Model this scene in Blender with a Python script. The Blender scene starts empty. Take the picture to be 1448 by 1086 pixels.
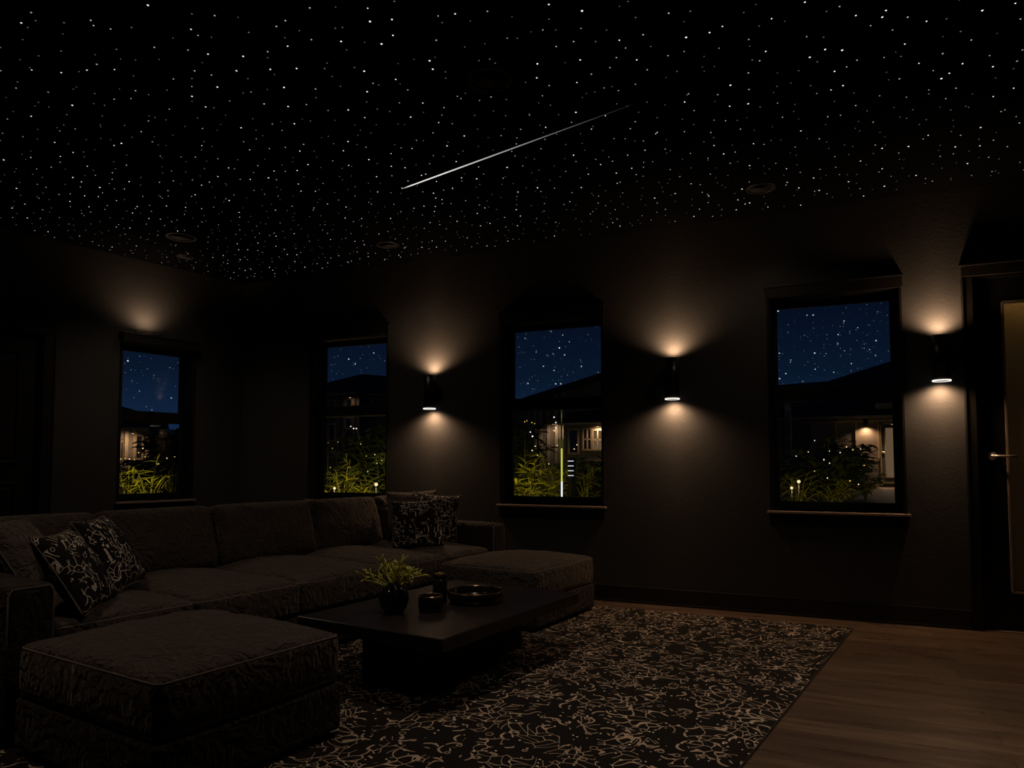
import bpy, bmesh, math, random
from mathutils import Vector, Matrix, noise

S = bpy.context.scene
COL = S.collection
PI = math.pi
R = math.radians

# ------------------------------------------------------------------ camera
FPX, CXP, CYP, HZ = 1000.0, 724.0, 604.6, 657.0
PITCH = math.atan((HZ - CYP) / FPX)
HEAD = R(113.757)
CAM = Vector((5.548, -5.608, 1.1))
cam_d = bpy.data.cameras.new('camera')
cam_d.sensor_width = 36.0
cam_d.lens = FPX * 36.0 / 1448.0
cam_d.shift_y = (CYP - 543.0) / 1448.0
cam_d.clip_start = 0.02
cam_d.clip_end = 300
cam = bpy.data.objects.new('camera', cam_d)
COL.objects.link(cam)
cam.location = CAM
cam.rotation_euler = (PI / 2 + PITCH, 0, HEAD - PI / 2)
S.camera = cam

FWD = Vector((math.cos(HEAD) * math.cos(PITCH), math.sin(HEAD) * math.cos(PITCH), math.sin(PITCH)))
RGT = Vector((math.sin(HEAD), -math.cos(HEAD), 0))
UPV = RGT.cross(FWD)


def on_y(px, py, Y):
    """the point of the vertical plane y = Y seen at a pixel of the photograph"""
    d = FWD + RGT * ((px - CXP) / FPX) + UPV * ((CYP - py) / FPX)
    return CAM + d * ((Y - CAM.y) / d.y)


# ------------------------------------------------------------------ exposure, sky
S.view_settings.view_transform = 'Standard'
S.view_settings.look = 'None'
S.view_settings.exposure = 0.0
S.view_settings.gamma = 1.0
S.view_settings.use_curve_mapping = False

W = bpy.data.worlds.new('night_sky')
S.world = W
W.use_nodes = True
wn = W.node_tree
wn.nodes.clear()
w_out = wn.nodes.new('ShaderNodeOutputWorld')
w_bg = wn.nodes.new('ShaderNodeBackground')
w_tc = wn.nodes.new('ShaderNodeTexCoord')
w_sep = wn.nodes.new('ShaderNodeSeparateXYZ')
w_ramp = wn.nodes.new('ShaderNodeValToRGB')
wn.links.new(w_tc.outputs['Generated'], w_sep.inputs[0])
wn.links.new(w_sep.outputs['Z'], w_ramp.inputs[0])
e = w_ramp.color_ramp.elements
e[0].position = 0.03
e[0].color = (0.0070, 0.0210, 0.0560, 1)
e[1].position = 0.24
e[1].color = (0.0010, 0.0028, 0.0090, 1)
m = e.new(0.12)
m.color = (0.0028, 0.0085, 0.0230, 1)
star_sum = None
for sc_, rad, cut, gain in ((140.0, 0.125, 0.55, 0.9), (260.0, 0.17, 0.55, 0.14)):
    vo = wn.nodes.new('ShaderNodeTexVoronoi')
    vo.inputs['Scale'].default_value = sc_
    wn.links.new(w_tc.outputs['Generated'], vo.inputs['Vector'])
    lt = wn.nodes.new('ShaderNodeMath'); lt.operation = 'LESS_THAN'
    wn.links.new(vo.outputs['Distance'], lt.inputs[0]); lt.inputs[1].default_value = rad
    sp = wn.nodes.new('ShaderNodeSeparateColor')
    wn.links.new(vo.outputs['Color'], sp.inputs[0])
    gt = wn.nodes.new('ShaderNodeMapRange')
    gt.inputs['From Min'].default_value = cut; gt.inputs['From Max'].default_value = 1.0
    wn.links.new(sp.outputs[0], gt.inputs['Value'])
    pw = wn.nodes.new('ShaderNodeMath'); pw.operation = 'POWER'
    wn.links.new(gt.outputs[0], pw.inputs[0]); pw.inputs[1].default_value = 1.6
    mu = wn.nodes.new('ShaderNodeMath'); mu.operation = 'MULTIPLY'
    wn.links.new(lt.outputs[0], mu.inputs[0]); wn.links.new(pw.outputs[0], mu.inputs[1])
    mg = wn.nodes.new('ShaderNodeMath'); mg.operation = 'MULTIPLY'
    wn.links.new(mu.outputs[0], mg.inputs[0]); mg.inputs[1].default_value = gain
    if star_sum is None:
        star_sum = mg
    else:
        ad = wn.nodes.new('ShaderNodeMath'); ad.operation = 'ADD'
        wn.links.new(star_sum.outputs[0], ad.inputs[0]); wn.links.new(mg.outputs[0], ad.inputs[1])
        star_sum = ad
w_mix = wn.nodes.new('ShaderNodeMix'); w_mix.data_type = 'RGBA'; w_mix.blend_type = 'ADD'
w_mix.inputs[0].default_value = 1.0
w_comb = wn.nodes.new('ShaderNodeCombineColor')
for i in range(3):
    wn.links.new(star_sum.outputs[0], w_comb.inputs[i])
wn.links.new(w_ramp.outputs[0], w_mix.inputs[6])
wn.links.new(w_comb.outputs[0], w_mix.inputs[7])
wn.links.new(w_mix.outputs[2], w_bg.inputs[0])
w_bg.inputs[1].default_value = 1.0
wn.links.new(w_bg.outputs[0], w_out.inputs[0])


# ------------------------------------------------------------------ helpers: materials
def mat_base(name):
    m = bpy.data.materials.new(name)
    m.use_nodes = True
    nt = m.node_tree
    b = nt.nodes['Principled BSDF']
    return m, nt, b


def tex_coord(nt, kind='Object', scale=(1, 1, 1), rot=(0, 0, 0)):
    tc = nt.nodes.new('ShaderNodeTexCoord')
    mp = nt.nodes.new('ShaderNodeMapping')
    mp.inputs['Scale'].default_value = scale
    mp.inputs['Rotation'].default_value = rot
    nt.links.new(tc.outputs[kind], mp.inputs[0])
    return mp.outputs[0]


def nmath(nt, op, a, b=None, c=None, clamp=False):
    n = nt.nodes.new('ShaderNodeMath')
    n.operation = op
    n.use_clamp = clamp
    for i, v in enumerate((a, b, c)):
        if v is None:
            continue
        if isinstance(v, (int, float)):
            n.inputs[i].default_value = v
        else:
            nt.links.new(v, n.inputs[i])
    return n.outputs[0]


def nnoise(nt, vec, scale, detail=2.0, dist=0.0, rough=0.5):
    n = nt.nodes.new('ShaderNodeTexNoise')
    n.inputs['Scale'].default_value = scale
    n.inputs['Detail'].default_value = detail
    n.inputs['Roughness'].default_value = rough
    n.inputs['Distortion'].default_value = dist
    nt.links.new(vec, n.inputs['Vector'])
    return n


def nmix(nt, fac, a, b):
    n = nt.nodes.new('ShaderNodeMix')
    n.data_type = 'RGBA'
    for i, v in ((0, fac), (6, a), (7, b)):
        if isinstance(v, (int, float)):
            n.inputs[i].default_value = v
        elif isinstance(v, tuple):
            n.inputs[i].default_value = (*v[:3], 1)
        else:
            nt.links.new(v, n.inputs[i])
    return n.outputs[2]


def nbump(nt, b, height, strength, distance=0.01):
    n = nt.nodes.new('ShaderNodeBump')
    n.inputs['Strength'].default_value = strength
    n.inputs['Distance'].default_value = distance
    nt.links.new(height, n.inputs['Height'])
    nt.links.new(n.outputs[0], b.inputs['Normal'])


def plain(name, col, rough=0.5, metal=0.0, spec=0.5, bump=None, var=None):
    m, nt, b = mat_base(name)
    b.inputs['Base Color'].default_value = (*col, 1)
    b.inputs['Roughness'].default_value = rough
    b.inputs['Metallic'].default_value = metal
    b.inputs['Specular IOR Level'].default_value = spec
    v = tex_coord(nt)
    if var:
        n = nnoise(nt, v, var[0], 3)
        c2 = tuple(min(1, c * var[1]) for c in col)
        nt.links.new(nmix(nt, n.outputs[0], col, c2), b.inputs['Base Color'])
    if bump:
        n = nnoise(nt, v, bump[0], 3)
        nbump(nt, b, n.outputs[0], bump[1], 0.01)
    return m


def emit(name, col, strength):
    m = bpy.data.materials.new(name)
    m.use_nodes = True
    nt = m.node_tree
    nt.nodes.clear()
    o = nt.nodes.new('ShaderNodeOutputMaterial')
    em = nt.nodes.new('ShaderNodeEmission')
    em.inputs[0].default_value = (*col, 1)
    em.inputs[1].default_value = strength
    nt.links.new(em.outputs[0], o.inputs[0])
    m.cycles.emission_sampling = 'NONE'
    return m


def contour(nt, vec, scale, width, levels=5.0, dist=0.0, detail=0.0):
    """thin closed curly lines: level lines of a noise"""
    n = nnoise(nt, vec, scale, detail, dist)
    f = nmath(nt, 'MULTIPLY', n.outputs[0], levels)
    f = nmath(nt, 'FRACT', f)
    f = nmath(nt, 'SUBTRACT', f, 0.5)
    f = nmath(nt, 'ABSOLUTE', f)
    mr = nt.nodes.new('ShaderNodeMapRange')
    mr.interpolation_type = 'SMOOTHSTEP'
    nt.links.new(f, mr.inputs['Value'])
    mr.inputs['From Min'].default_value = width
    mr.inputs['From Max'].default_value = width * 0.5
    return mr.outputs[0]


def doodle(nt, vec, s):
    """scribbled strokes, loops and dots; returns (lines, dots)"""
    def vor(scale):
        v = nt.nodes.new('ShaderNodeTexVoronoi')
        v.inputs['Scale'].default_value = scale
        nt.links.new(vec, v.inputs['Vector'])
        sp = nt.nodes.new('ShaderNodeSeparateColor')
        nt.links.new(v.outputs['Color'], sp.inputs[0])
        return v, sp
    # curly closed loops of even width: borders of warped cells
    wn_ = nnoise(nt, vec, s * 0.5, 0)
    wv = nt.nodes.new('ShaderNodeVectorMath'); wv.operation = 'MULTIPLY_ADD'
    nt.links.new(wn_.outputs['Color'], wv.inputs[0])
    wv.inputs[1].default_value = (2.4 / s, 2.4 / s, 2.4 / s)
    nt.links.new(vec, wv.inputs[2])
    ve = nt.nodes.new('ShaderNodeTexVoronoi'); ve.feature = 'DISTANCE_TO_EDGE'
    ve.inputs['Scale'].default_value = s * 1.05
    nt.links.new(wv.outputs[0], ve.inputs['Vector'])
    loops = nmath(nt, 'LESS_THAN', ve.outputs['Distance'], 0.036)
    v1, s1 = vor(s * 0.62)
    m1 = nmath(nt, 'GREATER_THAN', s1.outputs[0], 0.48)
    a = nmath(nt, 'MULTIPLY', loops, m1)
    # short parallel strokes, each cell turned its own way
    v2, s2 = vor(s * 0.75)
    loc = nt.nodes.new('ShaderNodeVectorMath'); loc.operation = 'SUBTRACT'
    nt.links.new(vec, loc.inputs[0]); nt.links.new(v2.outputs['Position'], loc.inputs[1])
    vr = nt.nodes.new('ShaderNodeVectorRotate'); vr.rotation_type = 'Z_AXIS'
    nt.links.new(loc.outputs[0], vr.inputs['Vector'])
    nt.links.new(nmath(nt, 'MULTIPLY', s2.outputs[0], 6.283), vr.inputs['Angle'])
    sx = nt.nodes.new('ShaderNodeSeparateXYZ'); nt.links.new(vr.outputs[0], sx.inputs[0])
    bend = nmath(nt, 'MULTIPLY', sx.outputs[1], sx.outputs[1])
    bend = nmath(nt, 'MULTIPLY', bend, s * 0.9)
    q = nmath(nt, 'ADD', sx.outputs[0], bend)
    st = nmath(nt, 'SINE', nmath(nt, 'MULTIPLY', q, s * 8.5))
    st = nmath(nt, 'GREATER_THAN', st, 0.74)
    m2 = nmath(nt, 'GREATER_THAN', s2.outputs[1], 0.22)
    edge2 = nmath(nt, 'LESS_THAN', v2.outputs['Distance'], 0.46)
    bstr = nmath(nt, 'MULTIPLY', nmath(nt, 'MULTIPLY', st, m2), edge2)
    bstr = nmath(nt, 'MULTIPLY', bstr, nmath(nt, 'SUBTRACT', 1.0, m1))
    # rings
    v3, s3 = vor(s * 1.0)
    rg = nmath(nt, 'ABSOLUTE', nmath(nt, 'SUBTRACT', v3.outputs['Distance'], 0.24))
    rg = nmath(nt, 'LESS_THAN', rg, 0.028)
    rg = nmath(nt, 'MULTIPLY', rg, nmath(nt, 'GREATER_THAN', s3.outputs[0], 0.58))
    ln = nmath(nt, 'MAXIMUM', nmath(nt, 'MAXIMUM', a, bstr), rg)
    v4, s4 = vor(s * 1.9)
    dt = nmath(nt, 'LESS_THAN', v4.outputs['Distance'], 0.15)
    dt = nmath(nt, 'MULTIPLY', dt, nmath(nt, 'GREATER_THAN', s4.outputs[1], 0.64))
    return ln, dt


def patterned(name, s, base, line, dot, rough=0.9, kind='Object', fuzz=0.0):
    m, nt, b = mat_base(name)
    v = tex_coord(nt, kind)
    oi = nt.nodes.new('ShaderNodeObjectInfo')
    va = nt.nodes.new('ShaderNodeVectorMath'); va.operation = 'ADD'
    nt.links.new(v, va.inputs[0])
    nt.links.new(nmath(nt, 'MULTIPLY', oi.outputs['Random'], 37.0), va.inputs[1])
    v = va.outputs[0]
    ln, dt = doodle(nt, v, s)
    br = nnoise(nt, v, s * 0.25, 2)
    lc = nmix(nt, br.outputs[0], tuple(c * 0.45 for c in line), tuple(min(1, c * 1.5) for c in line))
    c = nmix(nt, ln, base, lc)
    c = nmix(nt, dt, c, dot)
    nt.links.new(c, b.inputs['Base Color'])
    b.inputs['Roughness'].default_value = rough
    b.inputs['Specular IOR Level'].default_value = 0.15
    h = nmath(nt, 'MAXIMUM', ln, dt)
    nbump(nt, b, h, 0.6, 0.004)
    return m


def wood_floor():
    m, nt, b = mat_base('walnut_boards')
    v = tex_coord(nt, 'Object')
    br = nt.nodes.new('ShaderNodeTexBrick')
    br.offset = 0.37
    br.inputs['Color1'].default_value = (0.24, 0.155, 0.10, 1)
    br.inputs['Color2'].default_value = (0.15, 0.095, 0.060, 1)
    br.inputs['Mortar'].default_value = (0.02, 0.012, 0.007, 1)
    br.inputs['Scale'].default_value = 1.0
    br.inputs['Mortar Size'].default_value = 0.002
    br.inputs['Brick Width'].default_value = 1.7
    br.inputs['Row Height'].default_value = 0.16
    nt.links.new(v, br.inputs['Vector'])
    v2 = tex_coord(nt, 'Object', (1.2, 9, 1))
    g = nnoise(nt, v2, 2.0, 5, 0.8)
    c = nmix(nt, g.outputs[0], (0.05, 0.031, 0.02), br.outputs['Color'])
    nt.links.new(c, b.inputs['Base Color'])
    rr = nt.nodes.new('ShaderNodeMapRange')
    nt.links.new(g.outputs[0], rr.inputs['Value'])
    rr.inputs['To Min'].default_value = 0.20
    rr.inputs['To Max'].default_value = 0.40
    nt.links.new(rr.outputs[0], b.inputs['Roughness'])
    v3 = tex_coord(nt, 'Object', (0.7, 4, 1))
    g2 = nnoise(nt, v3, 2.5, 2, 0.5)
    nbump(nt, b, g2.outputs[0], 0.12, 0.03)
    return m


def wall_paint():
    m, nt, b = mat_base('charcoal_wall')
    v = tex_coord(nt, 'Object')
    n = nnoise(nt, v, 3.0, 4)
    c = nmix(nt, n.outputs[0], (0.044, 0.041, 0.038), (0.056, 0.052, 0.048))
    nt.links.new(c, b.inputs['Base Color'])
    b.inputs['Roughness'].default_value = 0.75
    b.inputs['Specular IOR Level'].default_value = 0.25
    ct = contour(nt, v, 13.0, 0.26, 4.0, 0.8)
    nbump(nt, b, ct, 0.09, 0.003)
    return m


def velvet(name, base, hi, s=9.0):
    m, nt, b = mat_base(name)
    v = tex_coord(nt, 'Object')
    n = nnoise(nt, v, s, 3, 1.6)
    c = nmix(nt, n.outputs[0], base, hi)
    nt.links.new(c, b.inputs['Base Color'])
    b.inputs['Roughness'].default_value = 0.85
    b.inputs['Specular IOR Level'].default_value = 0.2
    b.inputs['Sheen Weight'].default_value = 0.25
    b.inputs['Sheen Roughness'].default_value = 0.45
    b.inputs['Sheen Tint'].default_value = (*[min(1, h * 10) for h in hi], 1)
    v2 = tex_coord(nt, 'Object', (1, 1.6, 1))
    w = nnoise(nt, v2, s * 0.8, 2, 2.4)
    ct = contour(nt, v, s * 0.8, 0.3, 4.0, 1.8)
    h = nmath(nt, 'ADD', w.outputs[0], nmath(nt, 'MULTIPLY', ct, 0.30))
    nbump(nt, b, h, 0.9, 0.025)
    return m


def leaf_mat(name, col, tip):
    m, nt, b = mat_base(name)
    v = tex_coord(nt, 'Object')
    n = nnoise(nt, v, 6.0, 2)
    nt.links.new(nmix(nt, n.outputs[0], col, tip), b.inputs['Base Color'])
    b.inputs['Roughness'].default_value = 0.45
    return m


def pane_mat():
    m = bpy.data.materials.new('window_glass')
    m.use_nodes = True
    nt = m.node_tree
    nt.nodes.clear()
    o = nt.nodes.new('ShaderNodeOutputMaterial')
    t = nt.nodes.new('ShaderNodeBsdfTransparent')
    t.inputs[0].default_value = (0.96, 0.98, 1.0, 1)
    g = nt.nodes.new('ShaderNodeBsdfGlossy')
    g.inputs['Roughness'].default_value = 0.02
    fr = nt.nodes.new('ShaderNodeFresnel')
    fr.inputs[0].default_value = 1.3
    mx = nt.nodes.new('ShaderNodeMixShader')
    nt.links.new(fr.outputs[0], mx.inputs[0])
    nt.links.new(t.outputs[0], mx.inputs[1])
    nt.links.new(g.outputs[0], mx.inputs[2])
    nt.links.new(mx.outputs[0], o.inputs[0])
    return m


def frosted_mat():
    m, nt, b = mat_base('amber_frosted_glass')
    b.inputs['Base Color'].default_value = (0.50, 0.38, 0.15, 1)
    b.inputs['Roughness'].default_value = 0.45
    b.inputs['Transmission Weight'].default_value = 0.6
    v = tex_coord(nt)
    n = nnoise(nt, v, 40, 2)
    nbump(nt, b, n.outputs[0], 0.2, 0.01)
    return m


def streak_mat(L):
    """a light strip that is brightest near one end and dies away along its length"""
    m = bpy.data.materials.new('light_strip')
    m.use_nodes = True
    nt = m.node_tree
    nt.nodes.clear()
    o = nt.nodes.new('ShaderNodeOutputMaterial')
    em = nt.nodes.new('ShaderNodeEmission')
    em.inputs[0].default_value = (1.0, 0.97, 0.93, 1)
    tc = nt.nodes.new('ShaderNodeTexCoord')
    sx = nt.nodes.new('ShaderNodeSeparateXYZ')
    nt.links.new(tc.outputs['Object'], sx.inputs[0])
    rp = nt.nodes.new('ShaderNodeValToRGB')
    nt.links.new(nmath(nt, 'DIVIDE', sx.outputs[0], L), rp.inputs[0])
    el = rp.color_ramp.elements
    el[0].position = 0.0; el[0].color = (0.1, 0.1, 0.1, 1)
    el[1].position = 1.0; el[1].color = (0.004, 0.004, 0.004, 1)
    for p_, c_ in ((0.04, 0.85), (0.22, 0.80), (0.45, 0.38), (0.7, 0.12), (0.88, 0.03)):
        x = el.new(p_); x.color = (c_, c_, c_, 1)
    nt.links.new(rp.outputs[0], em.inputs[1])
    nt.links.new(em.outputs[0], o.inputs[0])
    m.cycles.emission_sampling = 'NONE'
    return m


M = dict(
    wall=wall_paint(), floor=wood_floor(),
    ceiling=plain('black_ceiling', (0.0025, 0.0025, 0.0028), 0.95, spec=0.02),
    trim=plain('black_trim', (0.016, 0.013, 0.011), 0.38, spec=0.4, bump=(30, 0.03)),
    trim_matt=plain('dark_trim', (0.010, 0.009, 0.008), 0.6, spec=0.2, bump=(30, 0.03)),
    sill=plain('bronze_sill', (0.34, 0.25, 0.185), 0.4, 0.0, bump=(25, 0.03)),
    door=plain('black_door', (0.011, 0.010, 0.009), 0.45, spec=0.3, bump=(20, 0.03)),
    glass=pane_mat(), frosted=frosted_mat(),
    steel=plain('satin_steel', (0.75, 0.68, 0.62), 0.36, 0.85, bump=(60, 0.02)),
    sconce=plain('black_metal', (0.018, 0.016, 0.015), 0.32, 0.6, bump=(60, 0.02)),
    lens=emit('lamp_lens', (1.0, 0.93, 0.84), 1.15),
    velvet=velvet('brown_velvet', (0.034, 0.027, 0.022), (0.078, 0.062, 0.050)),
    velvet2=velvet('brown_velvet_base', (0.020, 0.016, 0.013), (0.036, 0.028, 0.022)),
    piping=plain('piping_cord', (0.17, 0.13, 0.105), 0.7, spec=0.2, bump=(200, 0.1)),
    cushion_plain=velvet('taupe_pillow', (0.060, 0.047, 0.038), (0.105, 0.083, 0.068), 14),
    cushion_pat=patterned('doodle_pillow', 23.0, (0.014, 0.012, 0.010), (0.72, 0.60, 0.49), (1.0, 0.97, 0.9)),
    rug=patterned('doodle_rug', 16.0, (0.012, 0.0095, 0.0075), (0.52, 0.40, 0.29), (0.9, 0.80, 0.66)),
    rug_edge=plain('rug_binding', (0.03, 0.022, 0.017), 0.9, bump=(80, 0.2)),
    table=plain('black_oak', (0.014, 0.011, 0.010), 0.27, spec=0.5, bump=(9, 0.05), var=(5, 1.7)),
    table2=plain('black_oak_base', (0.008, 0.007, 0.006), 0.5, spec=0.3, bump=(9, 0.05)),
    ceramic=plain('black_ceramic', (0.008, 0.007, 0.007), 0.12, spec=0.6, bump=(12, 0.02)),
    smoke=plain('smoked_jar', (0.012, 0.010, 0.009), 0.15, spec=0.6, bump=(14, 0.02)),
    copper=plain('copper_rim', (0.60, 0.36, 0.22), 0.25, 1.0, bump=(50, 0.02)),
    tray=plain('black_lacquer', (0.010, 0.008, 0.007), 0.15, spec=0.6, bump=(14, 0.02)),
    sprig=leaf_mat('yellow_green_sprig', (0.30, 0.31, 0.02), (0.62, 0.56, 0.05)),
    bud=plain('pale_bud', (0.65, 0.60, 0.25), 0.4, var=(30, 1.3)),
    ring=plain('downlight_ring', (0.012, 0.008, 0.005), 0.5, 0.2, bump=(50, 0.02)),
    baffle=plain('downlight_baffle', (0.004, 0.004, 0.004), 0.7, bump=(50, 0.02)),
    star_hi=emit('fibre_star_bright', (1.0, 0.99, 0.97), 1.0),
    star_mid=emit('fibre_star_medium', (1.0, 0.99, 0.97), 0.42),
    star_lo=emit('fibre_star_faint', (1.0, 0.99, 0.97), 0.12),
    # outside
    lawn=plain('dark_lawn', (0.018, 0.024, 0.008), 0.9, bump=(18, 0.5), var=(3, 2.0)),
    paving=plain('pale_paving', (0.30, 0.22, 0.17), 0.7, bump=(6, 0.2), var=(2.5, 1.4)),
    roof=plain('dark_roof', (0.010, 0.012, 0.016), 0.8, bump=(12, 0.3)),
    siding=plain('taupe_siding', (0.20, 0.165, 0.13), 0.8, bump=(5, 0.15), var=(2, 1.2)),
    siding_dk=plain('dark_siding', (0.085, 0.075, 0.066), 0.8, bump=(5, 0.15), var=(2, 1.2)),
    batten=plain('timber_fascia', (0.34, 0.24, 0.12), 0.6, bump=(8, 0.1)),
    trim_out=plain('tan_trim', (0.45, 0.34, 0.22), 0.6, bump=(8, 0.1)),
    dark_pane=plain('dark_window_pane', (0.02, 0.022, 0.025), 0.1, spec=0.6, bump=(3, 0.02)),
    warm_pane=emit('lit_blind', (1.0, 0.62, 0.33), 0.12),
    leaf=leaf_mat('garden_leaf', (0.11, 0.105, 0.005), (0.24, 0.21, 0.010)),
    leaf_dk=leaf_mat('shrub_leaf', (0.022, 0.030, 0.010), (0.06, 0.07, 0.018)),
    stem=plain('plant_stem', (0.10, 0.09, 0.02), 0.7, bump=(30, 0.1)),
    bulb=emit('fairy_bulb', (1.0, 0.72, 0.38), 1.3),
    bulb_white=emit('white_bulb', (1.0, 0.93, 0.82), 1.2),
    bulb_gold=emit('gold_bulb', (1.0, 0.62, 0.12), 0.75),
    cable=plain('black_cable', (0.01, 0.01, 0.01), 0.6, bump=(60, 0.05)),
    pole=plain('dark_pole', (0.008, 0.008, 0.008), 0.5, 0.3, bump=(20, 0.03)),
    tube_y=emit('yellow_light_tube', (0.75, 0.78, 0.10), 0.75),
    tube_w=emit('white_light_tube', (0.95, 0.95, 1.0), 1.0),
    louvre=emit('white_louvre_light', (0.9, 0.9, 0.95), 0.75),
)
M['soil'] = plain('garden_soil', (0.02, 0.014, 0.008), 0.9, bump=(20, 0.5))


# ------------------------------------------------------------------ helpers: meshes
class MB:
    """gathers shapes, then links them as ONE mesh object"""

    def __init__(self):
        self.v, self.f, self.s, self.mi = [], [], [], []

    def add(self, vs, fs, smooth=False, mi=0, mat=None):
        o = len(self.v)
        if mat is not None:
            vs = [mat @ Vector(p) for p in vs]
        self.v += [tuple(p) for p in vs]
        for f in fs:
            self.f.append([i + o for i in f]); self.s.append(smooth); self.mi.append(mi)
        return self

    def box(self, x0, x1, y0, y1, z0, z1, bev=0.0, mat=None, mi=0):
        if bev <= 0:
            vs = [(x, y, z) for z in (z0, z1) for y in (y0, y1) for x in (x0, x1)]
            fs = [(0, 2, 3, 1), (4, 5, 7, 6), (0, 1, 5, 4), (2, 6, 7, 3), (0, 4, 6, 2), (1, 3, 7, 5)]
            return self.add(vs, fs, False, mi, mat)
        bm = bmesh.new()
        bmesh.ops.create_cube(bm, size=1)
        for v in bm.verts:
            v.co = Vector(((x0 + x1) / 2 + v.co.x * (x1 - x0), (y0 + y1) / 2 + v.co.y * (y1 - y0), (z0 + z1) / 2 + v.co.z * (z1 - z0)))
        bmesh.ops.bevel(bm, geom=bm.edges[:], offset=min(bev, 0.45 * min(x1 - x0, y1 - y0, z1 - z0)), segments=2, profile=0.5, affect='EDGES')
        bm.verts.index_update()
        self.add([v.co.copy() for v in bm.verts], [[v.index for v in f.verts] for f in bm.faces], False, mi, mat)
        bm.free()
        return self

    def lathe(self, prof, n=32, c=(0, 0), smooth=True, mi=0, mat=None, close=False):
        vs, fs = [], []
        k = len(prof)
        for r, z in prof:
            for i in range(n):
                a = 2 * PI * i / n
                vs.append((c[0] + r * math.cos(a), c[1] + r * math.sin(a), z))
        rng = k if close else k - 1
        for j in range(rng):
            j2 = (j + 1) % k
            for i in range(n):
                fs.append((j * n + i, j * n + (i + 1) % n, j2 * n + (i + 1) % n, j2 * n + i))
        if not close:
            if prof[0][0] > 1e-6:
                fs.append(tuple(range(n - 1, -1, -1)))
            if prof[-1][0] > 1e-6:
                fs.append(tuple((k - 1) * n + i for i in range(n)))
        return self.add(vs, fs, smooth, mi, mat)

    def tube(self, pts, r, n=8, closed=False, mi=0, r1=None):
        pts = [Vector(p) for p in pts]
        k = len(pts)
        vs, fs = [], []
        up = Vector((0, 0, 1))
        for i, p in enumerate(pts):
            if closed:
                t = pts[(i + 1) % k] - pts[i - 1]
            else:
                t = pts[min(i + 1, k - 1)] - pts[max(i - 1, 0)]
            if t.length < 1e-9:
                t = Vector((0, 0, 1))
            t.normalize()
            a = t.cross(up)
            if a.length < 0.05:
                a = t.cross(Vector((1, 0, 0)))
            a.normalize()
            b = a.cross(t)
            rr = r if r1 is None else r + (r1 - r) * i / max(1, k - 1)
            for j in range(n):
                w = 2 * PI * j / n
                vs.append(p + (a * math.cos(w) + b * math.sin(w)) * rr)
        for i in range(k if closed else k - 1):
            i2 = (i + 1) % k
            for j in range(n):
                fs.append((i * n + j, i * n + (j + 1) % n, i2 * n + (j + 1) % n, i2 * n + j))
        if not closed:
            fs.append(tuple(range(n - 1, -1, -1)))
            fs.append(tuple((k - 1) * n + j for j in range(n)))
        return self.add(vs, fs, True, mi)

    def ball(self, c, r, n=10, mi=0):
        prof = [(max(0.0, r * math.sin(PI * i / (n // 2 + 1))), c[2] - r * math.cos(PI * i / (n // 2 + 1))) for i in range(n // 2 + 2)]
        return self.lathe(prof, n, (c[0], c[1]), True, mi)

    def build(self, name, mat, parent=None, loc=None, rz=None, rot=None):
        me = bpy.data.meshes.new(name)
        me.from_pydata(self.v, [], self.f)
        for m_ in (mat if isinstance(mat, (list, tuple)) else [mat]):
            me.materials.append(m_)
        me.polygons.foreach_set('use_smooth', self.s)
        me.polygons.foreach_set('material_index', self.mi)
        bm = bmesh.new(); bm.from_mesh(me)
        bmesh.ops.recalc_face_normals(bm, faces=bm.faces[:])
        bm.to_mesh(me); bm.free()
        me.update()
        o = bpy.data.objects.new(name, me)
        COL.objects.link(o)
        if parent:
            o.parent = parent
        if loc is not None:
            o.location = loc
        if rz is not None:
            o.rotation_euler = (0, 0, rz)
        if rot is not None:
            o.rotation_euler = rot
        return o


def tag(o, label=None, cat=None, group=None, kind=None):
    if label: o['label'] = label
    if cat: o['category'] = cat
    if group: o['group'] = group
    if kind: o['kind'] = kind
    return o


def empty(name, loc=(0, 0, 0), rz=0.0, label=None, cat=None, group=None, kind=None):
    o = bpy.data.objects.new(name, None)
    COL.objects.link(o)
    o.location = loc
    o.rotation_euler = (0, 0, rz)
    o.empty_display_size = 0.1
    return tag(o, label, cat, group, kind)


def copy_tree(o, parent=None):
    c = o.copy()
    COL.objects.link(c)
    if parent:
        c.parent = parent
    for ch in list(o.children):
        copy_tree(ch, c)
    return c


def lamp(name, kind, loc, energy, col, parent=None, size=0.02, spot=None, blend=0.5, aim=None):
    d = bpy.data.lights.new(name, kind)
    d.energy = energy
    d.color = col
    if kind in ('POINT', 'SPOT'):
        d.shadow_soft_size = size
    if kind == 'SPOT':
        d.spot_size = spot
        d.spot_blend = blend
    o = bpy.data.objects.new(name, d)
    COL.objects.link(o)
    o.location = loc
    if aim is not None:
        o.rotation_euler = Vector(aim).to_track_quat('-Z', 'Y').to_euler()
    if parent:
        o.parent = parent
    return o


# ------------------------------------------------------------------ the room
H = 3.0
LW = R(77.815)          # direction of the left wall; its local x runs along it, local y points outside
XR, YF = 8.2, -7.6      # the unseen sides


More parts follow.
